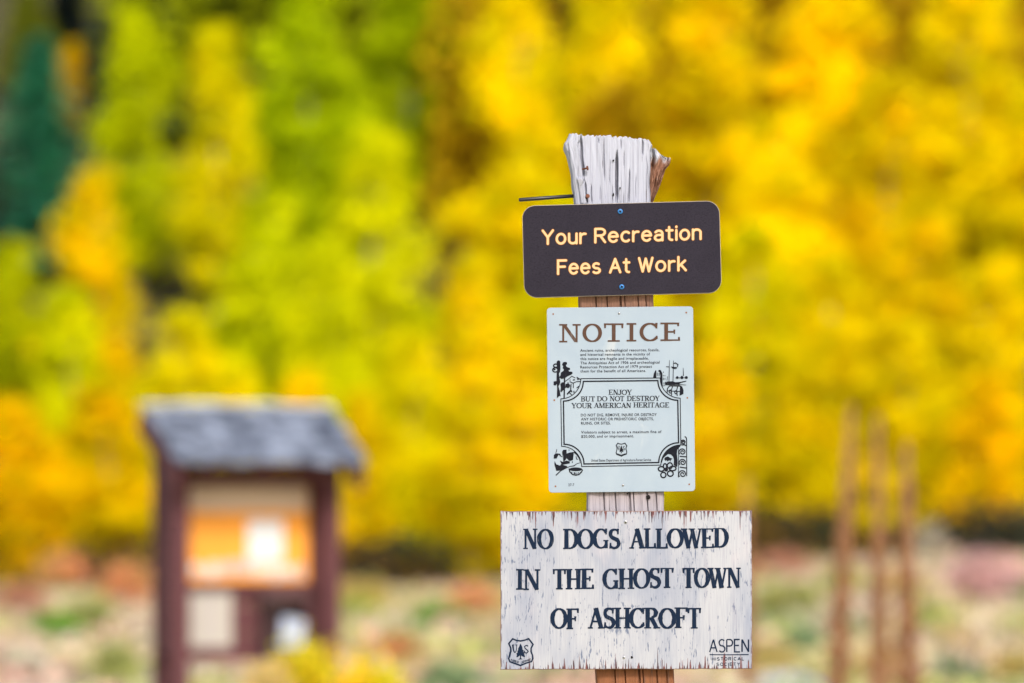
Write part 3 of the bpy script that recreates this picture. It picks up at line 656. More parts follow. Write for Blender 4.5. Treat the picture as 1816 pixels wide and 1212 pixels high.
ik.strip([(430, 790), (490, 762), (800, 768)], .8); ik.strip([(868, 395), (872, 570)], [.6, 1.6]); ik.strip([(700, 612), (960, 610)], 1.2); ik.disc((740, 605), 28, 30); ik.disc((840, 605), 32, 36); ik.disc((935, 605), 34, 32)
ik.strip([(520, 940), (530, 840), (575, 785), (830, 788)], 1.7); ik.poly([(800, 790), (845, 795), (875, 880), (872, 960), (790, 995)]); ik.strip([(530, 890), (800, 905)], 1.4); ik.strip([(640, 790), (612, 880), (620, 990)], 1.7); ik.strip([(750, 790), (725, 890), (740, 1000)], 1.7)
ik.ring((592, 905), 26, 34, 1.6); ik.ring((712, 920), 26, 34, 1.6)
ik.build('illustration', M['ink'])
ik = Ink(NS, -.0005, cC)
ik.poly([(145, 530), (150, 450), (185, 415), (285, 422), (300, 470), (335, 480), (325, 380), (350, 340), (420, 335), (425, 420), (480, 400), (570, 385), (575, 430), (560, 560), (500, 580), (470, 570), (420, 520), (400, 560), (350, 600), (345, 440), (330, 500), (285, 480), (250, 440), (210, 525)])
ik.poly([(165, 580), (200, 650), (280, 680), (310, 640), (280, 570), (340, 600), (420, 570), (490, 590), (490, 630), (400, 650), (330, 660), (440, 690), (420, 735), (310, 785), (200, 790), (180, 720), (160, 660)])
ik.strip([(213, 325), (205, 370), (190, 405)], 1.2); ik.strip([(190, 890), (290, 795), (400, 735), (500, 695), (580, 685), (640, 640), (705, 620)], [2, 1.6, 1.6, 1.2, 1.8, 1.2, 1]); ik.strip([(580, 380), (640, 440), (690, 520), (720, 630)], [3, 2.2, 1.2, .9]); ik.strip([(625, 480), (635, 540), (665, 545)], 1.3)
ik.disc((545, 605), 10, 22); ik.disc((475, 345), 14, 10)
ik.strip([(475, 740), (490, 810), (550, 870), (620, 885), (690, 870), (745, 815), (765, 765)], 2.0); ik.disc((618, 758), 142, 40); ik.strip([(530, 820), (545, 845)], 1.4); ik.disc((590, 840), 18, 20); ik.strip([(625, 830), (625, 875)], 1.6); ik.strip([(655, 845), (690, 830)], 1.4); ik.strip([(715, 815), (720, 840)], 1.3)
ik.build('illustration', M['ink'])
ik = Ink(NS, -.0005, cD)
ik.poly([(390, 640), (400, 560), (440, 450), (520, 350), (620, 280), (720, 248), (810, 245), (800, 275), (770, 300), (740, 340), (730, 420), (745, 560), (745, 640), (735, 710), (700, 690), (660, 665), (668, 560), (650, 490), (600, 440), (540, 432), (480, 480), (440, 520), (415, 600)])
ik.poly([(455, 540), (480, 500), (540, 480), (580, 510), (640, 530), (600, 560), (590, 600), (570, 560), (530, 590), (510, 560), (490, 580)])
for cx, cy, rx, ry in ((475, 690, 36, 52), (580, 680, 55, 62), (640, 740, 72, 48), (590, 850, 62, 58), (440, 880, 55, 58), (395, 750, 62, 50)): ik.ring((cx, cy), rx, ry, 2.4)
ik.disc((500, 765), 42, 42)
for cx, cy, r in ((868, 175, 55), (850, 385, 78), (855, 610, 80), (852, 860, 88)):
    ik.strip([(cx + r * (1 - .82 * i / 30) * cos(.35 * i + 2.4), cy + r * (1 - .82 * i / 30) * sin(.35 * i + 2.4)) for i in range(31)], 1.9)
ik.strip([(940, 120), (942, 905)], 1.6); ik.strip([(765, 300), (762, 930)], 1.2); ik.strip([(900, 50), (935, 85), (942, 130)], 1.8); ik.strip([(830, 235), (890, 230), (930, 250)], 2); ik.strip([(790, 480), (930, 490)], 2); ik.strip([(790, 710), (930, 730)], 2)
ik.build('illustration', M['ink'])
def shield(sign, ik, mp, w, sc, words=True):
    """tree shield; mp maps the board enlargement's coordinates (1212 wide) to photo pixels"""
    ik.mp = mp
    o = [(340, 225), (450, 270), (585, 290), (710, 265), (830, 222), (965, 395), (905, 510), (905, 620), (945, 720), (955, 830), (920, 920), (760, 965), (580, 1040), (400, 975), (255, 925), (218, 830), (255, 700), (285, 600), (280, 500), (222, 370)]
    ik.strip(o, w, closed=True)
    t = [(578, 360), (625, 450), (645, 520), (635, 540), (680, 585), (660, 610), (695, 650), (690, 690), (725, 780), (660, 775), (600, 735), (598, 820), (650, 850), (510, 860), (560, 820), (562, 735), (500, 780), (450, 790), (470, 715), (450, 680), (490, 640), (485, 600), (510, 560), (505, 515), (530, 480)]
    ik.poly(t)
    ik.strip([(345, 410), (360, 540), (385, 620), (410, 645), (440, 615), (462, 520), (465, 420)], [x * sc for x in (3, 2.8, 2, 1.6, 1.6, 1.5, 1.4)]); ik.strip([(325, 412), (385, 408)], 1.6 * sc); ik.strip([(425, 412), (485, 408)], 1.6 * sc)
    ik.strip([(805, 460), (795, 435), (750, 425), (705, 460), (725, 520), (790, 570), (815, 610), (770, 660), (715, 650), (690, 590)], 2.0 * sc)
ik = Ink(NS, -.0005)
shield(NS, ik, lambda x, y: (960 + (459 + (x - 215) / 745 * 66) / 3.464, 535 + (870 + (y - 222) / 818 * 80) / 3.464), 1.6, .45)
ik.strip([(300, 880), (580, 975), (880, 870)], 1.0)
ik.build('emblem', M['ink'])
for q in ((478, 73), (501, 1129)): screw(NS, *Z2(*q), .0022, -.0002, M['steel'], 'nail_head', False)
for x, y in ((73, 77), (891, 68), (80, 606), (897, 592), (87, 1135), (908, 1123)):
    mb = MB(); lx, lz = NS.loc(*Z2(x, y)); mb.add([(lx + .0016 * cos(i * pi / 6), -.0006, lz + .0016 * sin(i * pi / 6)) for i in range(12)], [tuple(range(12))]); mb.build('mounting_hole', M['rim'], NS.e)

# ------------------------------------------------------------------ painted plywood board
PB = Sign('painted_board', 1110.6, 1046.8, 0.05, -.0175, 'worn white plywood board with hand painted navy lettering No Dogs Allowed', 'sign')
rr = random.Random(4); o = []; W2, H2 = 445.5 * SC / 2, 281 * SC / 2
for (x0, z0, x1, z1, n) in ((W2, -H2 + .001, W2, H2, 30), (W2, H2, -W2, H2 - .001, 44), (-W2, H2, -W2, -H2 - .001, 30), (-W2, -H2, W2, -H2 + .001, 44)):
    for i in range(n):
        t = i / n; j = .0005; o.append((x0 + (x1 - x0) * t + rr.uniform(-j, j) * (abs(x0 - x1) < .01), z0 + (z1 - z0) * t + rr.uniform(-j, j) * (abs(x0 - x1) > .01)))
plate('plywood', o, 0, .0165, .0012, [M['ply'], M['plyedge']], PB.e)
ik = Ink(PB, -.0003, jit=.13)
for wrd, x0, x1, y0, y1, cap in (('NO', 928, 981, 974.6, 974.2, 36), ('DOGS', 999.6, 1099.5, 974, 973.4, 35.6), ('ALLOWED', 1117, 1291, 973.4, 971.8, 35.4), ('IN', 916.5, 959.5, 1046.6, 1046.2, 36.4), ('THE', 980.5, 1054, 1045.6, 1045.2, 36), ('GHOST', 1070, 1194.6, 1044.8, 1043.4, 36.2),
                                 ('TOWN', 1210, 1314, 1043, 1042.4, 35.6), ('OF', 978, 1027, 1115.6, 1115.2, 36.4), ('ASHCROFT', 1043.6, 1243, 1115.2, 1114.4, 36.6)):
    serif_word(ik, wrd, BOLD, x0, x1, y0, y1, cap, -.02 if len(wrd) > 5 else 0., 1.1)
ik.build('lettering', M['navy'])
ik = Ink(PB, -.0003, jit=.15)
sans_word(ik, 'ASPEN', 1256.8, 1328, 1157.6, 1157.2, 24.4, 2.5, .17, False); ik.build('lettering', M['navy']); ik = Ink(PB, -.0003, jit=.15); ik.strip([(1258, 1160.9), (1290, 1161.2), (1327, 1160.8)], 1.9); ik.build('underline', M['navy']); ik = Ink(PB, -.0003, jit=.15)
sans_word(ik, 'HISTORICAL', 1261.6, 1319, 1171.8, 1171.2, 6.4, 1.15, .38, False); ik.build('lettering', M['navy']); ik = Ink(PB, -.0003, jit=.15); sans_word(ik, 'SOCIETY', 1270, 1312, 1181, 1180.6, 6.0, 1.05, .38, False)
ik.build('lettering', M['navy'])
ik = Ink(PB, -.0003, jit=.1)
shield(PB, ik, lambda x, y: (890 + x / 17.31, 1120 + y / 17.31), 2.9, 1.)
ik.mp = lambda x, y: (x, y)
for wrd, xa, ya, xb, yb in (('FOREST', 906.6, 1172.6, 921.6, 1176.6), ('SERVICE', 925.6, 1176.2, 942.0, 1171.6)): sans_word(ik, wrd, xa, xb, ya, yb, 4.2, .85, .3, False)
ik.build('emblem', M['navy'])
for px, py, r in ((1109.5, 926.5, .0034), (1106.3, 1166, .0026)): screw(PB, px, py, r, 0, M['steel'], 'screw', True)
mb = MB(); lx, lz = PB.loc(1120.4, 1165.6); mb.add([(lx + .0026 * cos(i * pi / 6) * (1 + .25 * sin(5 * i)), -.0006, lz + .0026 * sin(i * pi / 6)) for i in range(12)], [tuple(range(12))]); mb.build('nail_hole', M['hole'], PB.e)

# ------------------------------------------------------------------ information kiosk
def kiosk():
    D0 = 40.0; th = radians(23); Y0 = D0 - 10.9; s = D0 * K
    p = P(457, 1160, Y0); g = float(terr(p[0], Y0))
    k = empty('information_kiosk', (p[0], Y0, g), (0, 0, th)); tag(k, 'dark red-brown wooden kiosk with grey shingled roof and posted notices', 'kiosk')
    H = lambda py: 1.5 + (925 - py) * s - g
    hw = .625; dep = .34
    for sx in (-1, 1):
        mb = MB(); mb.box((sx * (hw - .06), .06, (H(822) + -.3) / 2), (.06, .06, (H(822) + .3) / 2), ch=.006); mb.build('post', M['kwood'], k)
        mb = MB(); mb.box((sx * (hw - .03), .12 + (dep - .12) / 2, (H(1160) + H(800)) / 2), (.027, (dep - .12) / 2, (H(800) - H(1160)) / 2)); mb.build('side_panel', M['kwood'], k)
        mb = MB(); mb.box((sx * (hw - .06), dep + .062, (H(790) - .3) / 2), (.06, .06, (H(790) + .3) / 2), ch=.006); mb.build('rear_post', M['kwood'], k)
    mb = MB()
    n = 7; z0, z1 = H(1174), H(828)
    for i in range(n): mb.box((0, dep - .13 - .002 * (i % 2), z0 + (i + .5) * (z1 - z0) / n), (hw - .06, .02, (z1 - z0) / n / 2 - .002))
    mb.build('back_panel', M['kwood'], k)
    mb = MB(); mb.box((0, dep - .175, H(1040)), (hw - .062, .022, .022)); mb.build('rail', M['kwood'], k)
    mb = MB(); mb.box((0, .05, H(846)), (hw - .122, .045, .06)); mb.build('header_beam', M['kwood'], k)
    # gable roof: rows of irregular shingles over sheathing
    ridge = np.array([-.045, .34, H(730)]); eave = np.array([-.045, -.35, H(827)]); L = np.linalg.norm(eave - ridge); rw = .70
    r = random.Random(2)
    for side in (0,):
        mb = MB(); e = eave.copy()
        if side: e[1] = 2 * ridge[1] - eave[1]
        dv = (e - ridge) / L; nv = np.array([0, -dv[2], dv[1]]); nv = nv if nv[2] > 0 else -nv
        R = np.stack([np.array([1., 0, 0]), dv, nv], 1)
        if np.linalg.det(R) < 0: R[:, 0] *= -1
        mb.box(ridge + dv * L / 2, (rw - .02, L / 2 - .01, .012), R); mb.build('sheathing', M['kwood'], k)
        mb = MB(); rows = 8
        for j in range(rows):
            x = -rw - .045
            while x < rw - .045:
                wdt = r.uniform(.07, .16); wdt = min(wdt, rw - .045 - x + .02); c = ridge * [0, 1, 1] + dv * [0, 1, 1] * (L * (j + .72) / rows + r.uniform(-.02, .02)) + nv * (.026 + r.uniform(0, .024)); c = c + np.array([x + wdt / 2, 0, 0])
                a = .07 + r.uniform(-.03, .06); d2 = dv * cos(a) + nv * sin(-a) * -1 * 1; R2 = np.stack([np.array([1., 0, 0]), d2 / np.linalg.norm(d2), np.cross([1., 0, 0], d2 / np.linalg.norm(d2))], 1)
                mb.box(c, (wdt / 2 - .003, L / rows * .68, .009), R2); x += wdt
        mb.build('shingles', M['shingle'], k)
        for sx in (-1, 1):
            mb = MB(); mb.box(ridge + dv * (L / 2 + .02) + np.array([sx * (rw - .022), 0, 0]) - nv * .085, (.02, L / 2 + .05, .07), R); mb.build('barge_board', M['kwood'], k)
        for x in (-.42, 0, .42):
            mb = MB(); mb.box(ridge + dv * (L / 2) + np.array([x, 0, 0]) - nv * .055, (.025, L / 2 - .03, .042), R); mb.build('rafter', M['kwood'], k)
    mb = MB()
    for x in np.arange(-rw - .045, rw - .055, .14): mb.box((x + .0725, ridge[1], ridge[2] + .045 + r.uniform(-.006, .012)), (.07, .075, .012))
    mb.build('ridge_cap', M['ridge'], k)  # pale colour paints the highlights along the ridge
    # things pinned up on it: placed in kiosk space, standing free of the kiosk as things of their own
    c, s_ = cos(th), sin(th); yb = dep - .052 - .10
    def on(x, y, z): return (k.location[0] + c * x - s_ * y, k.location[1] + s_ * x + c * y, k.location[2] + z)
    def xl(px): return (px - 457) * s / c + .23 * math.tan(th)          # panel-plane x for a photo column
    q = empty('map_poster', on(0, yb, 0), (0, 0, th)); tag(q, 'large orange poster with pale top band on the upper kiosk panel', 'poster')
    x0, x1 = xl(326), xl(539); m0, m1 = (x0 + x1) / 2, (x1 - x0) / 2
    MB().box((m0, 0, (H(856) + H(1033)) / 2), (m1, .006, (H(856) - H(1033)) / 2), ch=.002).build('board', M['orange'], q)
    MB().box((m0, -.009, (H(856) + H(908)) / 2), (m1 - .012, .002, (H(858) - H(908)) / 2)).build('top_band', M['beige'], q)
    MB().box((xl(463), -.009, H(958)), (.135, .002, .145)).build('white_notice', M['paper'], q)
    mb = MB(); x = x0 + .03
    while x < x1 - .08:
        wd = r.uniform(.05, .11); mb.box((x + wd / 2, -.010, H(1010) + r.uniform(-.02, .015)), (wd / 2 - .006, .002, r.uniform(.035, .055)), m=r.choice([0, 0, 1])); x += wd
    mb.build('picture_row', [M['print'], M['greyprint']], q)
    q = empty('paper_notice', on(0, yb, 0), (0, 0, th)); tag(q, 'cream paper notice pinned at lower left of the kiosk below the orange poster', 'notice')
    MB().box((xl(369), -.0, (H(1049) + H(1148)) / 2), ((xl(406) - xl(334)) / 2, .003, (H(1049) - H(1148)) / 2)).build('sheet', M['cream2'], q)
    mb = MB()
    for i in range(9): mb.box((xl(369) - .01 * (i % 3), -.0045, H(1060 + i * 9.5)), (.105 - .012 * (i % 3), .001, .007))
    mb.build('print_lines', M['greyprint'], q)
    q = empty('leaflet_box', on(0, yb - .1, 0), (0, 0, th)); tag(q, 'dark leaflet box fixed at lower right of the kiosk panel', 'box')
    xc = xl(488); zt, zb_ = H(1062), H(1168); hwid = .155
    mb = MB(); mb.box((xc, .088, (zt + zb_) / 2), (hwid, .008, (zt - zb_) / 2))
    for sx in (-1, 1): mb.box((xc + sx * (hwid - .008), 0, (zt + zb_) / 2 - .02), (.008, .08, (zt - zb_) / 2 - .02))
    mb.box((xc, 0, zb_ + .01), (hwid - .016, .08, .01)); mb.box((xc, -.072, zb_ + .05), (hwid - .016, .008, .032)); mb.build('case', M['box'], q)
    R = np.array([[1, 0, 0], [0, cos(.5), -sin(.5)], [0, sin(.5), cos(.5)]]); MB().box((xc, -.0, zt + .03), (hwid + .015, .12, .01), R).build('lid', M['box'], q)
    q2 = empty('leaflet_stack', on(xc + .03, yb - .14, zb_ + .02), (0, 0, th)); tag(q2, 'pale blue leaflets standing in the dark kiosk box', 'leaflets')
    R = np.array([[cos(.12), 0, sin(.12)], [0, 1, 0], [-sin(.12), 0, cos(.12)]]); mb = MB()
    for i in range(5): mb.box((.004 * i, -.03 + i * .012, .125 + .004 * i), (.085, .003, .12), R)
    mb.build('leaflets', M['bpaper'], q2)
    return k
kiosk()

# ------------------------------------------------------------------ foliage
def leaf_geo(rng, C, size, up=.35, asp=.62, N=None):
    n = len(C); nrm = rng.normal(size=(n, 3)) if N is None else N + rng.normal(size=(n, 3)) * .5
    nrm[:, 2] = np.abs(nrm[:, 2]) + up; nrm /= np.linalg.norm(nrm, axis=1)[:, None]
    t = np.cross(nrm, rng.normal(size=(n, 3))); t /= np.linalg.norm(t, axis=1)[:, None]; b = np.cross(nrm, t)
    s = size[:, None] if hasattr(size, 'shape') else size
    return np.stack([C - t * s, C + b * s * asp, C + t * s, C - b * s * asp], 1)
def quad_mesh(name, Q, mats, tint=None, col=None):
    n = len(Q); me = bpy.data.meshes.new(name); me.vertices.add(n * 4); me.vertices.foreach_set('co', Q.reshape(-1).astype(np.float32))
    me.loops.add(n * 4); me.loops.foreach_set('vertex_index', np.arange(n * 4, dtype=np.int32)); me.polygons.add(n)
    me.polygons.foreach_set('loop_start', np.arange(0, n * 4, 4, dtype=np.int32)); me.update(calc_edges=True)
    if tint is not None:
        a = me.attributes.new('tint', 'FLOAT', 'POINT'); a.data.foreach_set('value', np.repeat(tint, 4).astype(np.float32))
    if col is not None:
        a = me.attributes.new('col', 'FLOAT_COLOR', 'POINT'); c = np.ones((n, 4), np.float32); c[:, :3] = col; a.data.foreach_set('color', np.repeat(c, 4, 0).reshape(-1))
    for m in mats: me.materials.append(m)
    return me
def aspen_crown(seed, ncl=120, per=120):
    rng = np.random.default_rng(seed); C = []; T = []
    for i in range(ncl):
        t = rng.random() ** .85; r = 1.5 * sqrt(max(0, sin(pi * (.10 + .88 * t ** .85)))) * (1 - .35 * t); a = rng.random() * 2 * pi; q = sqrt(rng.random()) * .9
        c = np.array([r * q * cos(a), r * q * sin(a), .9 + t * 8.7]); cs = rng.uniform(.26, .74) * (1.1 - .55 * t); n = int(per * (cs / .5) ** 2)
        v = rng.normal(size=(n, 3)); v /= np.linalg.norm(v, axis=1)[:, None]; v *= (rng.random(n) ** .7 * 1.35)[:, None] * cs; v[:, 2] *= 1.05
        C.append(c + v); T.append(np.clip(rng.uniform(.2, .8) + rng.normal(size=n) * .2, 0, 1))
    C = np.concatenate(C); T = np.concatenate(T)
    return quad_mesh('crown', leaf_geo(rng, C, rng.uniform(.09, .15, len(C))), [M['leaf']], tint=T)
def aspen_trunk(seed):
    r = random.Random(seed); mb = MB(); pts = [(0, 0, -.4)]; x = y = 0
    for i in range(1, 9): x += r.uniform(-.08, .08); y += r.uniform(-.08, .08); pts.append((x, y, i * 1.15))
    mb.tube(pts, [.15, .13, .12, .11, .09, .075, .06, .04, .02], 8)
    for i in range(14):
        z = r.uniform(1.5, 8); k = int(z / 1.15); b = np.array(pts[min(k + 1, 8)]); b[2] = z; a = r.random() * 6.28; l = r.uniform(.5, 1.2) * (1 - z / 13)
        mb.tube([b, b + [cos(a) * l * .6, sin(a) * l * .6, l * .5], b + [cos(a) * l, sin(a) * l, l * 1.1]], [.035, .022, .008], 5)
    o = mb.build('trunk', M['aspen'], None, True); me = o.data; bpy.data.objects.remove(o); return me
CROWNS = [aspen_crown(s) for s in (1, 2, 3, 4, 5, 6)]; TRUNKS = [aspen_trunk(s) for s in (1, 2, 3)]
def spruce_crown(seed):
    rng = np.random.default_rng(seed); n = 5200; t = rng.random(n) ** .75; t = 1 - t if False else rng.random(n) ** 1.25; lay = np.round(t * 26) / 26 + rng.normal(size=n) * .006; t = np.clip(lay, .02, 1)
    a = rng.random(n) * 2 * pi; lob = .72 + .28 * np.sin(a * 5 + np.round(t * 26) * 2.1); r = (1 - t) ** .85 * 1.75 * lob * rng.random(n) ** .55 + .04
    C = np.stack([r * np.cos(a), r * np.sin(a), .5 + t * 9.4 - r * .32], 1); o = np.stack([np.cos(a), np.sin(a), -.35 + 0 * a], 1); o /= np.linalg.norm(o, axis=1)[:, None]
    b = np.stack([-np.sin(a), np.cos(a), rng.normal(size=n) * .35], 1); s = rng.uniform(.14, .26, n)[:, None]
    return quad_mesh('crown', np.stack([C - o * s, C + b * s * .5, C + o * s, C - b * s * .5], 1), [M['needle']], tint=np.clip(rng.normal(size=n) * .22 + .5, 0, 1))
SPR = [spruce_crown(s) for s in (1, 2)]
_o = MB().tube([(0, 0, -.4), (0, 0, 5), (0, 0, 9.6)], [.17, .10, .02], 8).build('trunk', M['sprucebark'], None, True); SPT = _o.data; bpy.data.objects.remove(_o)
COL = dict(gold=(.93, .76, .001), yellow=(.93, .80, .001), lemon=(.92, .85, .001), oyellow=(.93, .72, .001), ygreen=(.82, .83, .002), lime=(.68, .72, .002), green=(.58, .68, .003), olive=(.32, .36, .02),
           teal=(.11, .52, .33), navy=(.018, .045, .05), dull=(.04, .085, .06))
tr = random.Random(11)
def tree(kind, i, px, top, wpx, D, col, label):
    Y = D - 10.9; p = P(px, top, Y); g = float(terr(p[0], Y)); h = p[2] - g; wm = wpx * K * D
    e = empty('aspen_tree' if kind == 'a' else 'spruce_tree', (p[0], Y, g), (0, 0, tr.random() * 6.28))
    tag(e, label, 'tree', 'aspens along the foot of the slope' if kind == 'a' else 'spruces on the slope')
    sx = wm / (2.9 if kind == 'a' else 3.3); sz = h / 10
    for nm, me in (('trunk', TRUNKS[i % 3] if kind == 'a' else SPT), ('crown', CROWNS[i % 6] if kind == 'a' else SPR[i % 2])):
        o = link(bpy.data.objects.new(nm, me)); o.parent = e; o.scale = (sx if nm == 'crown' else min(sx, 1.1), sx if nm == 'crown' else min(sx, 1.1), sz)
        if nm == 'crown': c = COL[col]; j = tr.uniform(.93, 1.07); o.color = (c[0] * j, c[1] * j, c[2], 1)
TREES = [
 (30, 700, 220, 119, 'oyellow', 'low orange-yellow aspen at the left edge of the tree line'),
 (185, 670, 230, 121, 'gold', 'bushy golden aspen just left of the kiosk roof'),
 (165, 292, 215, 133, 'gold', 'tall golden aspen right of the teal spruce at upper left'),
 (325, 540, 210, 127, 'lemon', 'yellow-green aspen rising behind the left end of the kiosk roof'),
 (540, 640, 165, 118, 'gold', 'small orange-gold aspen peeking over the right end of the kiosk roof'),
 (665, 212, 230, 134, 'ygreen', 'rounded yellow-green aspen left of the post top'),
 (470, 330, 240, 130, 'lime', 'lime green aspen in the middle of the left half'),
 (385, 35, 180, 146, 'lemon', 'slim aspen with yellow streaks among the green crowns at upper left'),
 (245, 10, 210, 150, 'lime', 'light green aspen beside the conifers at upper left'),
 (545, -60, 230, 150, 'green', 'bright green aspen at the top of the left half'),
 (725, -80, 230, 157, 'green', 'darker green aspen at the top beside the yellow crowns'),
 (925, 290, 230, 133, 'yellow', 'yellow aspen crown behind the free end of the metal rod'),
 (835, 440, 200, 123, 'yellow', 'yellow aspen left of the brown sign'),
 (725, 570, 190, 121, 'lemon', 'lemon yellow aspen between kiosk and notice sign'),
 (915, -60, 240, 140, 'yellow', 'tall yellow aspen above the metal rod'),
 (925, 590, 190, 118, 'gold', 'golden aspen behind the left edge of the notice sign'),
 (1075, -120, 250, 146, 'yellow', 'tall yellow aspen directly above the post top'),
 (1255, -100, 270, 139, 'gold', 'golden aspen at the top right of the post'),
 (1480, -140, 270, 143, 'gold', 'tall golden aspen at the top centre of the right half'),
 (1715, -120, 260, 140, 'yellow', 'tall yellow aspen at the upper right corner'),
 (1335, 395, 240, 125, 'lemon', 'lemon aspen right of the brown sign'),
 (1470, 440, 220, 121, 'yellow', 'yellow aspen behind the two taller dry stalks'),
 (1640, 350, 230, 128, 'gold', 'golden aspen above the dry stalks on the right'),
 (1775, 440, 220, 122, 'yellow', 'yellow aspen at the right edge above the meadow'),
 (1385, 190, 230, 134, 'yellow', 'yellow aspen crown midway up the right half'),
 (1565, 120, 240, 136, 'gold', 'golden aspen crown upper right between two taller ones'),
 (1120, 470, 220, 124, 'lemon', 'yellow aspen hidden behind the brown and notice signs'),
 (1835, 140, 230, 136, 'yellow', 'yellow aspen cut by the right edge of the view'),
 (1745, 640, 180, 118, 'oyellow', 'low orange-yellow aspen right of the dry stalks'),
 (1275, 600, 190, 119, 'gold', 'low golden aspen at the right edge of the notice sign'),
 (15, 420, 190, 135, 'lime', 'green aspen below the teal spruce at the left edge'),
 (120, 500, 190, 126, 'ygreen', 'yellow-green aspen under the tall golden one at left'),
 (640, 690, 150, 119, 'gold', 'low golden aspen right of the kiosk'),
 (835, 720, 200, 117, 'yellow', 'low spreading yellow aspen left of the painted board'),
 (50, -30, 110, 172, 'olive', 'small olive green aspen in the top left corner'),
 (130, 70, 75, 168, 'oyellow', 'small orange aspen below the dark conifers at top left'),
 (420, 640, 200, 122, 'lemon', 'yellow aspen directly behind the kiosk roof'),
 (580, 420, 200, 127, 'ygreen', 'yellow-green aspen between the kiosk and the rounded crown'),
 (1610, 560, 190, 120, 'yellow', 'yellow aspen just above the shortest dry stalk'),
 (1000, 330, 200, 130, 'lemon', 'yellow aspen behind the post beside the metal rod'),
]
for i, t in enumerate(TREES): tree('a', i, *t)
for i, t in enumerate([(70, 60, 330, 152, 'teal', 'teal green spruce at the left edge of the view'), (-5, 230, 80, 149, 'dull', 'dark spruce cut by the left edge below the teal one'), (120, -90, 150, 178, 'navy', 'very dark spruce at the top left corner'),
                       (710, 960, 55, 117.5, 'dull', 'little grey-green spruce at the dark foot of the trees')]): tree('s', i, *t)

def far_wood():
    rng = np.random.default_rng(5); C = []; K2 = []; S_ = []
    for i in range(700):
        d = rng.uniform(140, 215); u = rng.uniform(-1.15, 1.15); d = max(d, 190) if u < -.75 else max(d, 166) if u < -.1 else d
        if i >= 210: u = rng.choice([-1, 1]) * rng.uniform(1.22, 3.8); d = 118 + 100 * rng.random() ** 1.5
        x = u * .09 * d; y = d - 10.9; g = float(terr(x, y)); h = rng.uniform(6, 11); spr = rng.random() < .5 and (x < -.012 * d or d > 165)
        yel = x > -.012 * d; n = 420; t = rng.random(n); a = rng.random(n) * 6.28
        if spr: r = (1 - t) * 1.7 * rng.random(n) ** .5; c = np.array([.03, .07, .04]) if not yel else np.array([.15, .105, .010])  # conifers on the yellow side coloured like the shade in crown gaps
        else: r = 1.6 * np.sqrt(np.sin(pi * (.08 + .9 * t))) * rng.random(n) ** .5; c = np.array([.62, .40, .004]) if yel else np.array([.34, .38, .004])
        C.append(np.stack([x + r * np.cos(a), y + r * np.sin(a), g + .3 + t * h], 1)); K2.append(c * rng.uniform(.6, 1.25, (n, 1))); S_.append(np.full(n, .30))
    C = np.concatenate(C); o = link(bpy.data.objects.new('far_wood', quad_mesh('far_wood', leaf_geo(rng, C, np.concatenate(S_)), [M['vcol']], col=np.concatenate(K2))))
    tag(o, 'mixed mass of conifers and aspens filling the far hillside behind the nearer trees', 'woods', kind='stuff')
far_wood()
def undergrowth():
    rng = np.random.default_rng(8); C = []; K2 = []
    for i in range(800):
        d = rng.uniform(118, 142); x = rng.uniform(-1.3, 1.3) * .09 * d
        if i >= 430: x = rng.choice([-1, 1]) * rng.uniform(1.2, 3.8) * .09 * d
        if 385 <= i < 430: d = rng.uniform(115.5, 118); x = rng.uniform(*((-3.9, -1.5), (3.8, 6.6), (9.2, 10.6))[i % 3])
        y = d - 10.9; g = float(terr(x, y)); h = rng.uniform(.5, 1.7) if i < 330 else rng.uniform(.7, 1.5); n = 110
        v = rng.normal(size=(n, 3)); v /= np.linalg.norm(v, axis=1)[:, None]; v *= (rng.random(n) ** .4)[:, None]
        C.append(np.array([x, y, g + h * .4]) + v * [h * .8, h * .8, h * .6]); pal = [(.045, .05, .025), (.06, .05, .035), (.04, .06, .03), (.16, .09, .02)][rng.integers(4)]; K2.append(np.array(pal) * rng.uniform(.6, 1.3, (n, 1)))  # dark palette puts the shade between the trunks into the leaf colour
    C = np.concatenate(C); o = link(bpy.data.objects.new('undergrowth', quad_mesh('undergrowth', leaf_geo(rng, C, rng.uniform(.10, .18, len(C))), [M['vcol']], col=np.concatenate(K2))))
    tag(o, 'olive and brown undergrowth coloured dark to stand in for shade at the foot of the aspens', 'undergrowth', kind='stuff')
undergrowth()
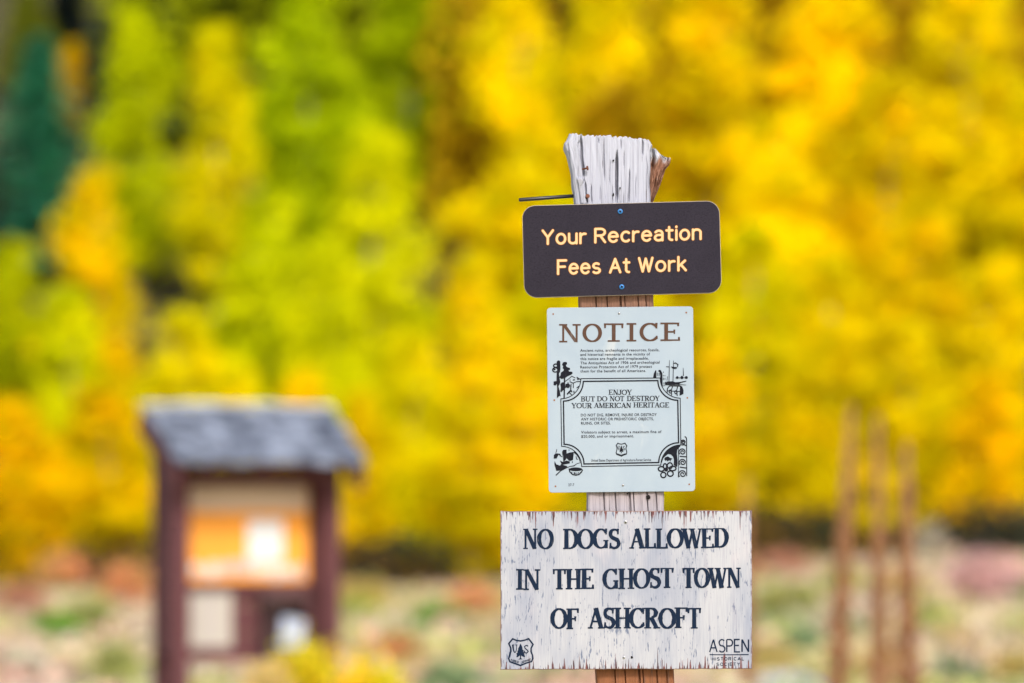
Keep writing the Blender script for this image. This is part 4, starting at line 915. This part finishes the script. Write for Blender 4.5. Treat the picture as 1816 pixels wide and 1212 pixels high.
def grass():
    rng = np.random.default_rng(3); n = 130000; d = np.sqrt(rng.uniform(24 ** 2, 119 ** 2, n)); x = np.where(np.arange(n) < 70000, rng.uniform(-1.35, 1.35, n), rng.choice([-1, 1], n) * rng.uniform(1.3, 3.8, n)) * .092 * d; y = d - 10.9; g = terr(x, y)
    a = vnoise(x * .45, y * .12, 61); b = vnoise(x * .9 + 7, y * .2, 62); c = vnoise(x * .3, y * .08, 63); e = rng.random(n)
    pal = np.array([(.70, .56, .34), (.70, .62, .26), (.46, .54, .18), (.62, .42, .34), (.76, .68, .54), (.54, .45, .36)])
    k = np.where(a > .62, 2, np.where(b > .66, 3, np.where(c > .6, 1, np.where(c < .35, 5, 0)))); k = np.where(e < .12, 4, k); k = np.where((e > .86), rng.integers(0, 6, n), k)
    red = (x > .045 * d) & (d > 78) & (d < 106) & (rng.random(n) < .55); k = np.where(red, 3, k)
    col = pal[k] * rng.uniform(.75, 1.2, (n, 1)); h = rng.uniform(.06, .20, n) * (.6 + .8 * b) * (1 + .6 * sstep(100, 116, d) * vnoise(x * 1.1, y * .3, 66)); w = rng.uniform(.015, .04, n) * 1.6
    an = rng.random(n) * pi; dx, dy = np.cos(an) * w, np.sin(an) * w; lx, ly = rng.normal(size=n) * .10, rng.normal(size=n) * .10
    Q = np.stack([np.stack([x - dx, y - dy, g - .02], 1), np.stack([x + dx, y + dy, g - .02], 1), np.stack([x + dx * .5 + lx, y + dy * .5 + ly, g + h], 1), np.stack([x - dx * 1.4 + lx, y - dy * 1.4 + ly, g + h * .85], 1)], 1)
    o = link(bpy.data.objects.new('grass', quad_mesh('grass', Q, [M['grass']], col=col))); tag(o, 'dry straw, pale green and reddish meadow grass', 'grass', kind='stuff')
grass()
def shrub_mesh(seed):
    rng = np.random.default_rng(seed); C = []; T = []
    for i in range(26):
        a = rng.random() * 6.28; q = rng.random() ** .6; c = np.array([.36 * q * cos(a), .36 * q * sin(a), .25 + .55 * rng.random() * (1 - .5 * q)]); n = 90
        v = rng.normal(size=(n, 3)) * .10; C.append(c + v); T.append(np.clip(rng.uniform(.15, .85) + rng.normal(size=n) * .15, 0, 1))
    C = np.concatenate(C); C[:, 2] = np.clip(C[:, 2], .02, None); return quad_mesh('foliage', leaf_geo(rng, C, rng.uniform(.025, .05, len(C))), [M['shrub']], tint=np.concatenate(T))
def shrub_stem(seed):
    r = random.Random(seed); mb = MB()
    for i in range(9):
        a = r.random() * 6.28; l = r.uniform(.15, .38); mb.tube([(0, 0, -.05), (cos(a) * l * .4, sin(a) * l * .4, .25), (cos(a) * l, sin(a) * l, r.uniform(.45, .75))], [.012, .009, .004], 5)
    o = mb.build('stem', M['twig'], None, True); me = o.data; bpy.data.objects.remove(o); return me
SHR = [shrub_mesh(s) for s in (1, 2, 3, 4)]; STM = [shrub_stem(s) for s in (1, 2)]
SC_ = dict(green=(.13, .38, .03), ygreen=(.36, .46, .03), sage=(.28, .40, .20), yellow=(.80, .64, .02), straw=(.62, .50, .16), cream=(.72, .66, .52), orange=(.74, .42, .17), rust=(.60, .33, .20), pale=(.44, .46, .14), pink=(.70, .47, .42), grey=(.36, .38, .36))
SHRUBS = [
 (775, 1072, 95, 80, 'green', 'round bright green shrub in the meadow left of the painted board'), (640, 1062, 85, 84, 'ygreen', 'yellow-green shrub just right of the kiosk post'),
 (95, 1090, 95, 74, 'green', 'green shrub in the meadow left of the kiosk'), (165, 1062, 110, 80, 'pale', 'pale green shrub nearest the kiosk on its left'),
 (545, 1150, 180, 36, 'yellow', 'tallest yellow shrub in front of the kiosk panel'), (655, 1170, 150, 35, 'yellow', 'yellow shrub at the right foot of the kiosk'), (470, 1185, 110, 35.5, 'straw', 'straw yellow shrub under the kiosk panel'),
 (1660, 1082, 75, 76, 'green', 'green shrub right of the shortest dry stalk'), (1805, 1040, 70, 84, 'green', 'green shrub at the right edge, the farther of two'), (1802, 1102, 75, 68, 'green', 'green shrub at the right edge, the nearer of two'),
 (1515, 1112, 70, 66, 'sage', 'grey-green shrub between the dry stalks'), (1432, 1122, 80, 64, 'sage', 'grey-green shrub left of the dry stalks'), (1695, 1120, 90, 58, 'straw', 'straw yellow shrub at lower right'),
 (1655, 935, 75, 110, 'cream', 'cream white bush at the far edge of the meadow'), (1400, 1035, 120, 94, 'pale', 'pale green bush patch right of the painted board'), (1385, 975, 110, 112, 'rust', 'rust red bush under the trees right of the board'),
 (225, 1000, 130, 106, 'orange', 'orange dry bush under the trees beside the kiosk'), (110, 985, 100, 110, 'orange', 'orange-pink dry bush at the left foot of the trees'), (35, 1040, 110, 95, 'rust', 'brown dry bush at the left edge of the meadow'),
 (700, 1120, 110, 66, 'orange', 'low orange bush in front of the round green shrub'), (640, 1030, 120, 100, 'straw', 'straw yellow bush behind the yellow-green shrub'), (1500, 1010, 90, 104, 'ygreen', 'yellow-green bush behind the dry stalks'),
 (1740, 985, 160, 104, 'pink', 'pinkish bush on the far right of the meadow'), (1690, 1165, 120, 50, 'sage', 'grey-green shrub at the bottom right'), (1795, 1165, 110, 49, 'straw', 'straw coloured shrub in the bottom right corner'),
 (1560, 1165, 100, 50, 'straw', 'straw coloured shrub at the foot of the dry stalks'), (800, 1180, 120, 49, 'sage', 'grey-green shrub at the bottom left of the painted board'), (45, 1160, 100, 52, 'cream', 'whitish shrub in the bottom left corner'), (210, 1150, 120, 53, 'pale', 'pale green shrub at the bottom left beside the kiosk'),
 (1600, 1010, 90, 100, 'straw', 'straw bush beside the shortest dry stalk'), (840, 1040, 110, 98, 'orange', 'tan bush left edge of the painted board'), (1370, 1150, 90, 56, 'straw', 'straw bush at the lower right corner of the painted board'),
]
def foot_distance(px, py):
    for D in np.arange(40, 117, .5):
        q = P(px, py, D - 10.9)
        if q[2] <= float(terr(q[0], D - 10.9)) + .02: return D
    return 117.
for i, (px, top, wpx, D, col, lab) in enumerate(SHRUBS):
    if D > 40: D = foot_distance(px, top + .62 * wpx)
    Y = D - 10.9; p = P(px, top, Y); g = float(terr(p[0], Y)); h = max(.42, min(1.7, (p[2] - g) * 1.15)); wm = wpx * K * D
    e = empty('shrub', (p[0], Y, g), (0, 0, i * 1.3)); tag(e, lab, 'shrub', 'shrubs scattered over the meadow')
    for nm, me in (('stem', STM[i % 2]), ('foliage', SHR[i % 4])):
        o = link(bpy.data.objects.new(nm, me)); o.parent = e; o.scale = (wm / .92, wm / .92, h / .92); o.color = (*SC_[col], 1)
# dry flower stalks
def stalk_mesh(seed):
    rng = np.random.default_rng(seed); mb = MB(); mb.tube([(0, 0, -.05), (.004, 0, .5), (0, .004, 1.0)], [.020, .014, .005], 7)
    o = mb.build('stem', M['stalk'], None, True); st = o.data; bpy.data.objects.remove(o); mb = MB()
    for i in range(620):
        t = rng.random(); z = .08 + .92 * t; R = .058 * (1 - t) ** .95 * min(1, .45 + t * 3) * rng.uniform(.45, 1.25); a = rng.random() * 6.28; s = rng.uniform(.006, .012)
        c = np.array([R * cos(a), R * sin(a), z]); e = np.array([cos(a), sin(a), .8]) * s * 1.5; b = np.array([-sin(a), cos(a), 0]) * s; u = np.cross(e, b); u *= s / np.linalg.norm(u)
        mb.add([c - e, c + b, c + u, c - b, c - u, c + e], [(0, 2, 1), (0, 3, 2), (0, 4, 3), (0, 1, 4), (5, 1, 2), (5, 2, 3), (5, 3, 4), (5, 4, 1)])
    o = mb.build('seed_head', M['stalk']); sd = o.data; bpy.data.objects.remove(o); return st, sd
SM = [stalk_mesh(s) for s in (1, 2)]
for i, (px, top, D, lean, lab) in enumerate([(1510, 722, 38, -.05, 'tallest dry brown flower stalk, leftmost of the three on the right'), (1556, 742, 41, .01, 'dry brown flower stalk, middle of the three on the right'), (1608, 788, 35, .0, 'shortest dry brown flower stalk, rightmost of the three on the right'), (1326, 850, 44, .0, 'dry flower stalk half hidden behind the right edge of the painted board')]):
    Y = D - 10.9; p = P(px, top, Y); g = float(terr(p[0], Y)); h = p[2] - g
    e = empty('dry_flower_stalk', (p[0] + lean * h, Y, g), (0, -lean, 0)); tag(e, lab, 'plant', 'dry flower stalks in the meadow')
    for nm, me in zip(('stem', 'seed_head'), SM[i % 2]):
        o = link(bpy.data.objects.new(nm, me)); o.parent = e; o.scale = (1.55, 1.55, h) if px > 1400 else (1.1, 1.1, h)
def boulder(px, top, D, w, label):
    Y = D - 10.9; p = P(px, top, Y); g = float(terr(p[0], Y)); V = []; F = []; n, k = 22, 11; r = np.random.default_rng(int(px))
    for j in range(k + 1):
        for i in range(n):
            a = 2 * pi * i / n; b = pi * j / k; q = 1 + .35 * (vnoise(np.array(3 * cos(a) * sin(b) + 9), np.array(3 * sin(a) + 4 * cos(b) + 5), int(px)) - .5)
            V.append((w * q * sin(b) * cos(a), w * .7 * q * sin(b) * sin(a), (p[2] - g) * q * cos(b)))
    for j in range(k):
        for i in range(n): F.append((j * n + i, (j + 1) * n + i, (j + 1) * n + (i + 1) % n, j * n + (i + 1) % n))
    o = mesh_obj('boulder', V, F, M['rock'], smooth=True); o.location = (p[0], Y, g); tag(o, label, 'rock')
boulder(1395, 1197, 46, .40, 'low blue-grey boulder below the right corner of the painted board')

def scrub():
    rng = np.random.default_rng(21); C = []; K2 = []
    pal = np.array([(.52, .54, .17), (.66, .55, .32), (.34, .42, .17), (.70, .42, .33), (.68, .60, .42), (.66, .50, .36), (.62, .55, .18), (.50, .38, .28)])
    for i in range(3300):
        d = sqrt(rng.uniform(44 ** 2, 117 ** 2)); x = (rng.uniform(-1.3, 1.3) if i < 1500 else rng.choice([-1, 1]) * rng.uniform(1.25, 3.8)) * .092 * d; y = d - 10.9; g = float(terr(x, y)); w = rng.uniform(.18, .55); h = w * rng.uniform(.5, .9); n = 46
        v = rng.normal(size=(n, 3)); v /= np.linalg.norm(v, axis=1)[:, None]; v *= (rng.random(n) ** .4)[:, None]; v[:, 2] = np.abs(v[:, 2])
        q = float(vnoise(np.array(x * .35), np.array(y * .09), 71)); k = int(q * 7.99) if rng.random() < .6 else rng.integers(8)
        C.append(np.array([x, y, g]) + v * [w, w, h]); K2.append(pal[k] * rng.uniform(.7, 1.2, (n, 1)))
    C = np.concatenate(C); o = link(bpy.data.objects.new('scrub', quad_mesh('scrub', leaf_geo(rng, C, rng.uniform(.05, .10, len(C))), [M['grass']], col=np.concatenate(K2))))
    tag(o, 'low tan, olive and dusty pink scrub spread over the meadow', 'scrub', kind='stuff')
scrub()
